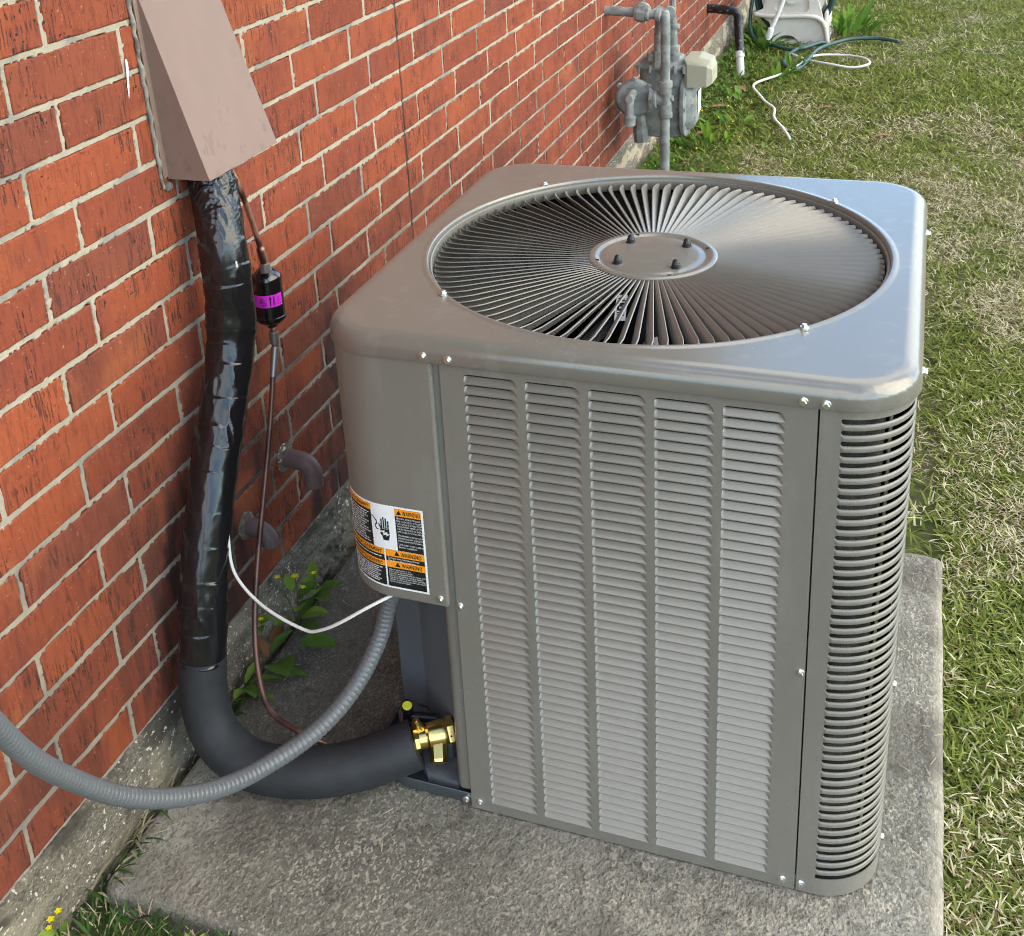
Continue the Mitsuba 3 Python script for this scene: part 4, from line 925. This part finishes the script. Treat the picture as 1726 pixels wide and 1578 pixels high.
put(HR + '__handle_tube', cat(tube(spline([(.258, 4.93, -.03), (.262, 4.93, .03), (.285, 4.93, .085), (.325, 4.93, .18), (.37, 4.93, .32), (.40, 4.94, .45)], 40), .0125, 14), cyl((.258, 4.93, -.02), (.285, 4.93, .085), .019, 16, bev=.004)), 'm_white', 50)
gh = [(.150, 5.06, .22), (.150, 5.0, .05), (.206, 4.926, -.018), (.302, 4.812, -.012), (.416, 4.736, -.02), (.50, 4.74, -.012), (.587, 4.90, -.012), (.61, 4.93, -.02), (.52, 4.83, -.016), (.448, 4.66, -.016), (.420, 4.45, -.018), (.455, 4.26, -.016), (.510, 4.19, -.014), (.540, 4.30, -.012), (.556, 4.50, -.016), (.575, 4.66, -.014), (.62, 4.85, -.02), (.70, 4.985, -.018), (.771, 5.035, -.014), (.908, 5.058, -.016), (.99, 5.0, -.014), (1.03, 4.97, -.016)]
put('garden_hose', tube(spline(np.array(gh) + [0, 0, .018], 260), .0115, 12), 'm_hose', True, 'dark green garden hose looped on the grass in front of the hose reel', 'hose')
wh = [(.622, 2.85, -.022), (.600, 2.92, -.018), (.560, 3.03, -.012), (.508, 3.20, -.014), (.494, 3.34, -.014), (.440, 3.47, -.018), (.38, 3.63, -.014), (.335, 3.76, -.012), (.340, 3.89, -.016), (.400, 4.03, -.02), (.463, 4.15, -.018), (.521, 4.36, -.016), (.573, 4.56, -.016), (.663, 4.63, -.022), (.797, 4.61, -.024), (.875, 4.49, -.018), (.880, 4.37, -.018), (.80, 4.33, -.026), (.717, 4.34, -.018), (.618, 4.39, -.014), (.53, 4.49, -.02), (.448, 4.60, -.016)]
put('white_hose', tube(spline(np.array(wh) + [0, 0, .014], 260), .0068, 10), 'm_offwhite', True, 'white hose winding through the lawn towards the air conditioner', 'hose')

# ---------------------------------------------------------------- weeds and dead leaves
WS = 1.0
def leaf(base, az, tilt, L, W, curl=.5, lob=0., n=8, m=5):
    d = np.array([math.cos(az), math.sin(az), 0]); s = np.array([-math.sin(az), math.cos(az), 0]); P = []
    for t in np.linspace(0, 1, n):
        th_ = tilt + curl * t; c = np.asarray(base, float) + L * t * (d * math.sin(tilt + curl * t * .5) + np.array([0, 0, 1]) * math.cos(tilt + curl * t * .5))
        w = W * (math.sin(PI * min(1, t * .96 + .04)) ** .75) * (1 - .3 * t) * (1 + lob * math.sin(t * 18))
        row = []
        for q in np.linspace(-1, 1, m): row.append(c + s * w * q + np.array([0, 0, 1]) * (abs(q) * w * .35))
        P.append(row)
    return grid(np.array(P))
def weed(pos, label, leaves, flowers=(), group=None, stems=()):
    k = thing('weed', label, 'weed', group)
    for (b, az, tl, L, W, col) in leaves:
        m = leaf(np.asarray(pos) + b, az, tl, L * 1.35, W * 1.35, .6, .08)
        c = np.tile(np.array(col), (len(m.vertices), 1)) * (0.85 + .3 * meshkit.noise(np.array(m.vertices) * 160)[:, None])
        put(k + '__leaf', m, 'm_leaf', True, color=c)
    for b, r in flowers:
        p = np.asarray(pos) + b; ms = [leaf(p, a, 1.1, r * 1.2, r * .5, .2) for a in np.linspace(0, 2 * PI, 5, endpoint=False)]
        put(k + '__flower', cat(*ms, trimesh.creation.icosphere(1, r * .35).apply_translation(p + (0, 0, r * .2))), 'm_flower', True)
    for a, b in stems:
        p0, p1 = np.asarray(pos) + a, np.asarray(pos) + b
        m = tube(spline([p0, (p0 + p1) / 2 + (.004, 0, .004), p1], 12), .0011, 6); put(k + '__stem', m, 'm_leaf', True, color=np.tile([.12, .16, .04], (len(m.vertices), 1)))
    return k
G1, G2, G3 = (.24, .34, .07), (.10, .18, .04), (.18, .28, .05)
weed((.026, -1.548, -.035), 'weed with yellow flowers and a large pale leaf at the left slab corner', [((.010, .002, .022), 3.9, .55, .044, .017, G1), ((.018, -.016, .02), 4.6, .8, .030, .013, G3), ((-.002, .012, .01), 2.2, .9, .028, .010, G3), ((.03, -.006, .012), 5.2, .8, .03, .011, G1)], [((-.006, .006, .062), .0060), ((-.003, .020, .064), .0058), ((-.007, .000, .052), .0048)], stems=[((0, 0, 0), (-.006, .006, .060)), ((0, 0, 0), (-.003, .020, .062))])
weed((.165, -1.515, -.03), 'small round-leaved weed in the grass before the slab corner', [((.0, .0, .025), 5.3, .95, .026, .012, G1), ((.012, -.02, .02), 4.2, .9, .02, .010, G3)])
weed((.235, -1.505, -.03), 'yellow-green sprig at the front edge of the slab', [((.0, 0, .03), .3, 1.1, .026, .009, G1), ((-.004, .0, .028), 2.2, .9, .020, .006, G1), ((.006, .004, .03), 1.2, .6, .02, .005, G1)], stems=[((-.05, .02, .02), (0, 0, .035))])
weed((.040, -.925, .005), 'dark broad-leaved weed at the foundation behind the copper pipe', [((.02, -.01, .006), 5.6, .95, .062, .026, G2), ((.0, .01, .01), 1.0, .8, .045, .010, G2), ((.045, .05, .015), .2, 1.35, .055, .020, (.10, .20, .04)), ((.03, -.02, .0), .1, 1.35, .05, .009, G2), ((0, 0, .01), 2.6, .8, .04, .008, (.25, .13, .06)), ((-.005, .03, .01), 1.6, .9, .035, .012, (.25, .13, .06))])
weed((.048, -.82, .004), 'tall weed with yellow flowers beside the warning sticker', [((.004, -.004, .050), 5.4, .7, .046, .017, G3), ((.0, .012, .060), .8, .8, .040, .014, G2), ((.012, .0, .026), .2, 1.0, .045, .015, G3), ((.0, -.016, .030), 4.4, .9, .038, .016, G3), ((.006, .01, .015), 1.6, 1.0, .040, .013, G2), ((.01, -.01, .012), 5.9, 1.1, .045, .017, G2), ((-.002, .0, .09), 2.4, .6, .026, .010, G3)], [((.004, .008, .118), .0075), ((-.012, -.03, .14), .006), ((.012, .02, .085), .006)], stems=[((0, 0, 0), (.004, .008, .116)), ((0, 0, 0), (-.012, -.03, .138)), ((0, 0, .0), (.012, .02, .085))])
weed((.022, -.915, .075), 'little flowering weed growing from the foundation ledge', [((0, 0, .008), .4, .9, .022, .009, G3), ((0, .006, .0), 1.2, 1.1, .020, .008, G2), ((.004, -.004, .004), 5.4, 1.0, .022, .008, G2)], [((.006, .002, .016), .0055), ((.002, -.010, .006), .005)])
weed((.055, -.745, .004), 'leafy weed against the foundation just left of the air conditioner', [((.0, .0, .04), 5.2, .8, .044, .015, G3), ((.0, .01, .02), .7, 1.0, .040, .014, G2), ((.01, .0, .05), 4.0, .7, .036, .013, G3), ((.0, -.012, .03), 5.9, 1.0, .040, .015, G2), ((-.004, .0, .06), 2.0, .6, .030, .010, G3)], [((.002, -.004, .082), .006)], stems=[((0, 0, 0), (.002, -.004, .08))])
weed((.040, -1.01, .003), 'low green weed between foundation and slab behind the white wire', [((.0, .0, .012), 5.6, 1.0, .046, .010, G2), ((.0, .01, .01), .3, 1.1, .050, .008, G2), ((.004, -.01, .015), 4.9, .9, .040, .009, G3), ((.0, .0, .02), 1.2, .7, .040, .008, G3), ((.006, -.004, .006), 6.1, 1.2, .05, .009, G2)])
gsp = []
for (yc, n) in ((-1.03, 22), (-1.10, 20), (-1.28, 26), (-1.36, 26), (-1.43, 20)):
    kk = thing('grass_tuft', {(-1.03): 'green grass tuft in the gap behind the copper pipe', (-1.10): 'grass tuft in the gap beside the foam-covered bend', (-1.28): 'dry grass tuft in the gap left of the pipe bend', (-1.36): 'grass tuft in the gap under the conduit', (-1.43): 'grass tuft at the slab corner by the foundation'}[yc], 'grass')
    for i in range(n):
        dry = rng.random() < (.55 if yc < -1.2 else .2); az = rng.uniform(-1.2, 1.6); m = leaf((.030 + rng.uniform(-.010, .016), yc + rng.normal(0, .022), -.01 + rng.uniform(0, .01)), az, rng.uniform(.2, 1.1), rng.uniform(.025, .06), rng.uniform(.0016, .0034), rng.uniform(.3, .9), 0, 5, 2)
        col = np.array((.42, .36, .24) if dry else (.06, .12, .03)) * rng.uniform(.7, 1.2)
        put(kk + '__blade', m, 'm_leaf', True, color=np.tile(col, (len(m.vertices), 1)))
def front_grass():
    V, F, C = [], [], []; n0 = 0; ms, cs = [], []
    for i in range(1500):
        x, y = rng.uniform(.018, .62), -1.458 - abs(rng.normal(0, .10))
        if y < -1.75: continue
        dry = rng.random() < .45; m = leaf((x, y, -.040 + rng.uniform(0, .024)), rng.uniform(0, 6.28), rng.uniform(.3, 1.25), rng.uniform(.018, .048) * (.8 if dry else 1), rng.uniform(.0010, .0020) if dry else rng.uniform(.0018, .0034), rng.uniform(.1, .8), 0, 4, 2)
        col = np.array((.45, .38, .25) if dry else (.055, .115, .03)) * rng.uniform(.7, 1.3); ms.append(m); cs.append(np.tile(col, (len(m.vertices), 1)))
    return cat(*ms), np.vstack(cs)
fm, fc = front_grass()
put('front_grass', fm, 'm_leaf', True, 'mixed green and dry grass before the left slab corner', kind='stuff', color=fc)
def clump(pos, n, L, W, label, cols, spread=.05, tl=(.2, .9)):
    k = thing('weed', label, 'weed')
    for i in range(n):
        a = rng.uniform(0, 2 * PI); rr = spread * math.sqrt(rng.random()); l = L * rng.uniform(.6, 1.2); m = leaf(np.asarray(pos) + (rr * math.cos(a), rr * math.sin(a), rng.uniform(0, .02)), a + rng.normal(0, .5), rng.uniform(*tl), l, W * rng.uniform(.7, 1.2), .7, .05, 7, 3)
        c = np.array(cols[rng.integers(len(cols))]) * rng.uniform(.8, 1.2); put(k + '__leaf', m, 'm_leaf', True, color=np.tile(c, (len(m.vertices), 1)))
clump((.72, 5.35, -.04), 46, .24, .018, 'tall bright green weed clump right of the hose reel', [(.13, .25, .04), (.09, .19, .035), (.18, .30, .05)], .14, (.1, .9))
clump((.24, 4.88, -.04), 26, .16, .020, 'leafy green weed clump in front of the hose reel', [(.10, .19, .035), (.14, .24, .05)], .08, (.2, 1.0))
clump((.27, 2.75, -.04), 18, .10, .012, 'bright green weed clump at the base of the gas meter', [(.16, .27, .03), (.10, .19, .03)], .10, (.1, .8))
clump((.36, 3.05, -.04), 18, .08, .017, 'broad-leaved weed patch right of the gas meter', [(.10, .20, .035), (.15, .26, .05), (.08, .15, .03)], .16, (.4, 1.2))
clump((.31, 3.55, -.04), 14, .08, .018, 'pale broad-leaved weed beside the white hose bend', [(.15, .26, .06), (.11, .2, .04)], .10, (.4, 1.2))
clump((.42, 4.10, -.04), 14, .12, .016, 'bright weed tuft between the standpipe and the white hose', [(.17, .30, .04), (.12, .22, .04)], .05, (.1, .9))
clump((.47, 4.35, -.04), 20, .11, .012, 'weed tuft inside the green hose loop', [(.12, .22, .04), (.09, .17, .035)], .09, (.2, 1.0))
def cover_():
    ms, cs = [], []
    for i in range(1500):
        x = .06 + abs(rng.normal(0, .17)); y = rng.uniform(2.0, 5.6)
        m = leaf((x, y, -.04 + rng.uniform(0, .02)), rng.uniform(0, 6.28), rng.uniform(.3, 1.25), rng.uniform(.03, .06), rng.uniform(.006, .013), .5, .06, 4, 3); c = np.array([(.08, .16, .03), (.13, .22, .05), (.06, .12, .025)][rng.integers(3)]) * rng.uniform(.8, 1.2)
        ms.append(m); cs.append(np.tile(c, (len(m.vertices), 1)))
    return cat(*ms), np.vstack(cs)
cm, cc = cover_()
put('ground_cover', cm, 'm_leaf', True, 'low broad-leaved ground cover along the house foundation', kind='stuff', color=cc)
fl = []
for i in range(12):
    x, y = .16 + abs(rng.normal(0, .14)), rng.uniform(2.2, 3.9); fl.append(trimesh.creation.icosphere(1, rng.uniform(.003, .005)).apply_translation((x, y, rng.uniform(.0, .03))))
put('ground_cover_flowers', cat(*fl), 'm_flower', True, 'tiny yellow flowers scattered in the ground cover', kind='stuff')
for (x, y, a, l, lab) in ((.165, 3.35, .3, .10, 'curled brown dead leaf nearest the gas meter index box'), (.30, 3.72, 2.4, .11, 'reddish dead leaf beside the bend of the white hose'), (.19, 2.85, .8, .09, 'brown dead leaf in the weeds below the gas meter'), (.70, 3.42, .2, .07, 'pale brown dead leaf on the open lawn'), (.98, 2.95, .3, .08, 'straw brown dead leaf far out on the lawn')):
    put('dead_leaf', leaf((x, y, -.012), a, 1.25, l, l * .22, .5), 'm_dead', True, lab, 'leaf')

def clippings():
    ms, cs = [], []
    for i in range(130):
        e = rng.random()
        if e < .45: x, y = 1.255 - abs(rng.normal(0, .035)), rng.uniform(-1.44, -.25)
        elif e < .8: x, y = .06 + abs(rng.normal(0, .05)), rng.uniform(-1.44, -.6)
        else: x, y = rng.uniform(.1, 1.2), rng.uniform(-1.44, -1.16)
        az = rng.uniform(0, 2 * PI); L = rng.uniform(.006, .022); d = np.array([math.cos(az), math.sin(az), .05]); sd = np.array([-d[1], d[0], 0]) * rng.uniform(.0005, .0011); p = np.array([x, y, .0035])
        ms.append(tm([p - sd, p + sd, p + d * L + sd * .5 + (0, 0, .001), p + d * L * 1.1], [[0, 1, 2], [0, 2, 3]])); cs.append(np.tile(np.array((.46, .39, .26)) * rng.uniform(.5, 1.2), (4, 1)))
    return cat(*ms), np.vstack(cs)
km, kc = clippings()
put('grass_clippings', km, 'm_leaf', False, 'dry grass clippings scattered over the concrete slab', kind='stuff', color=kc)
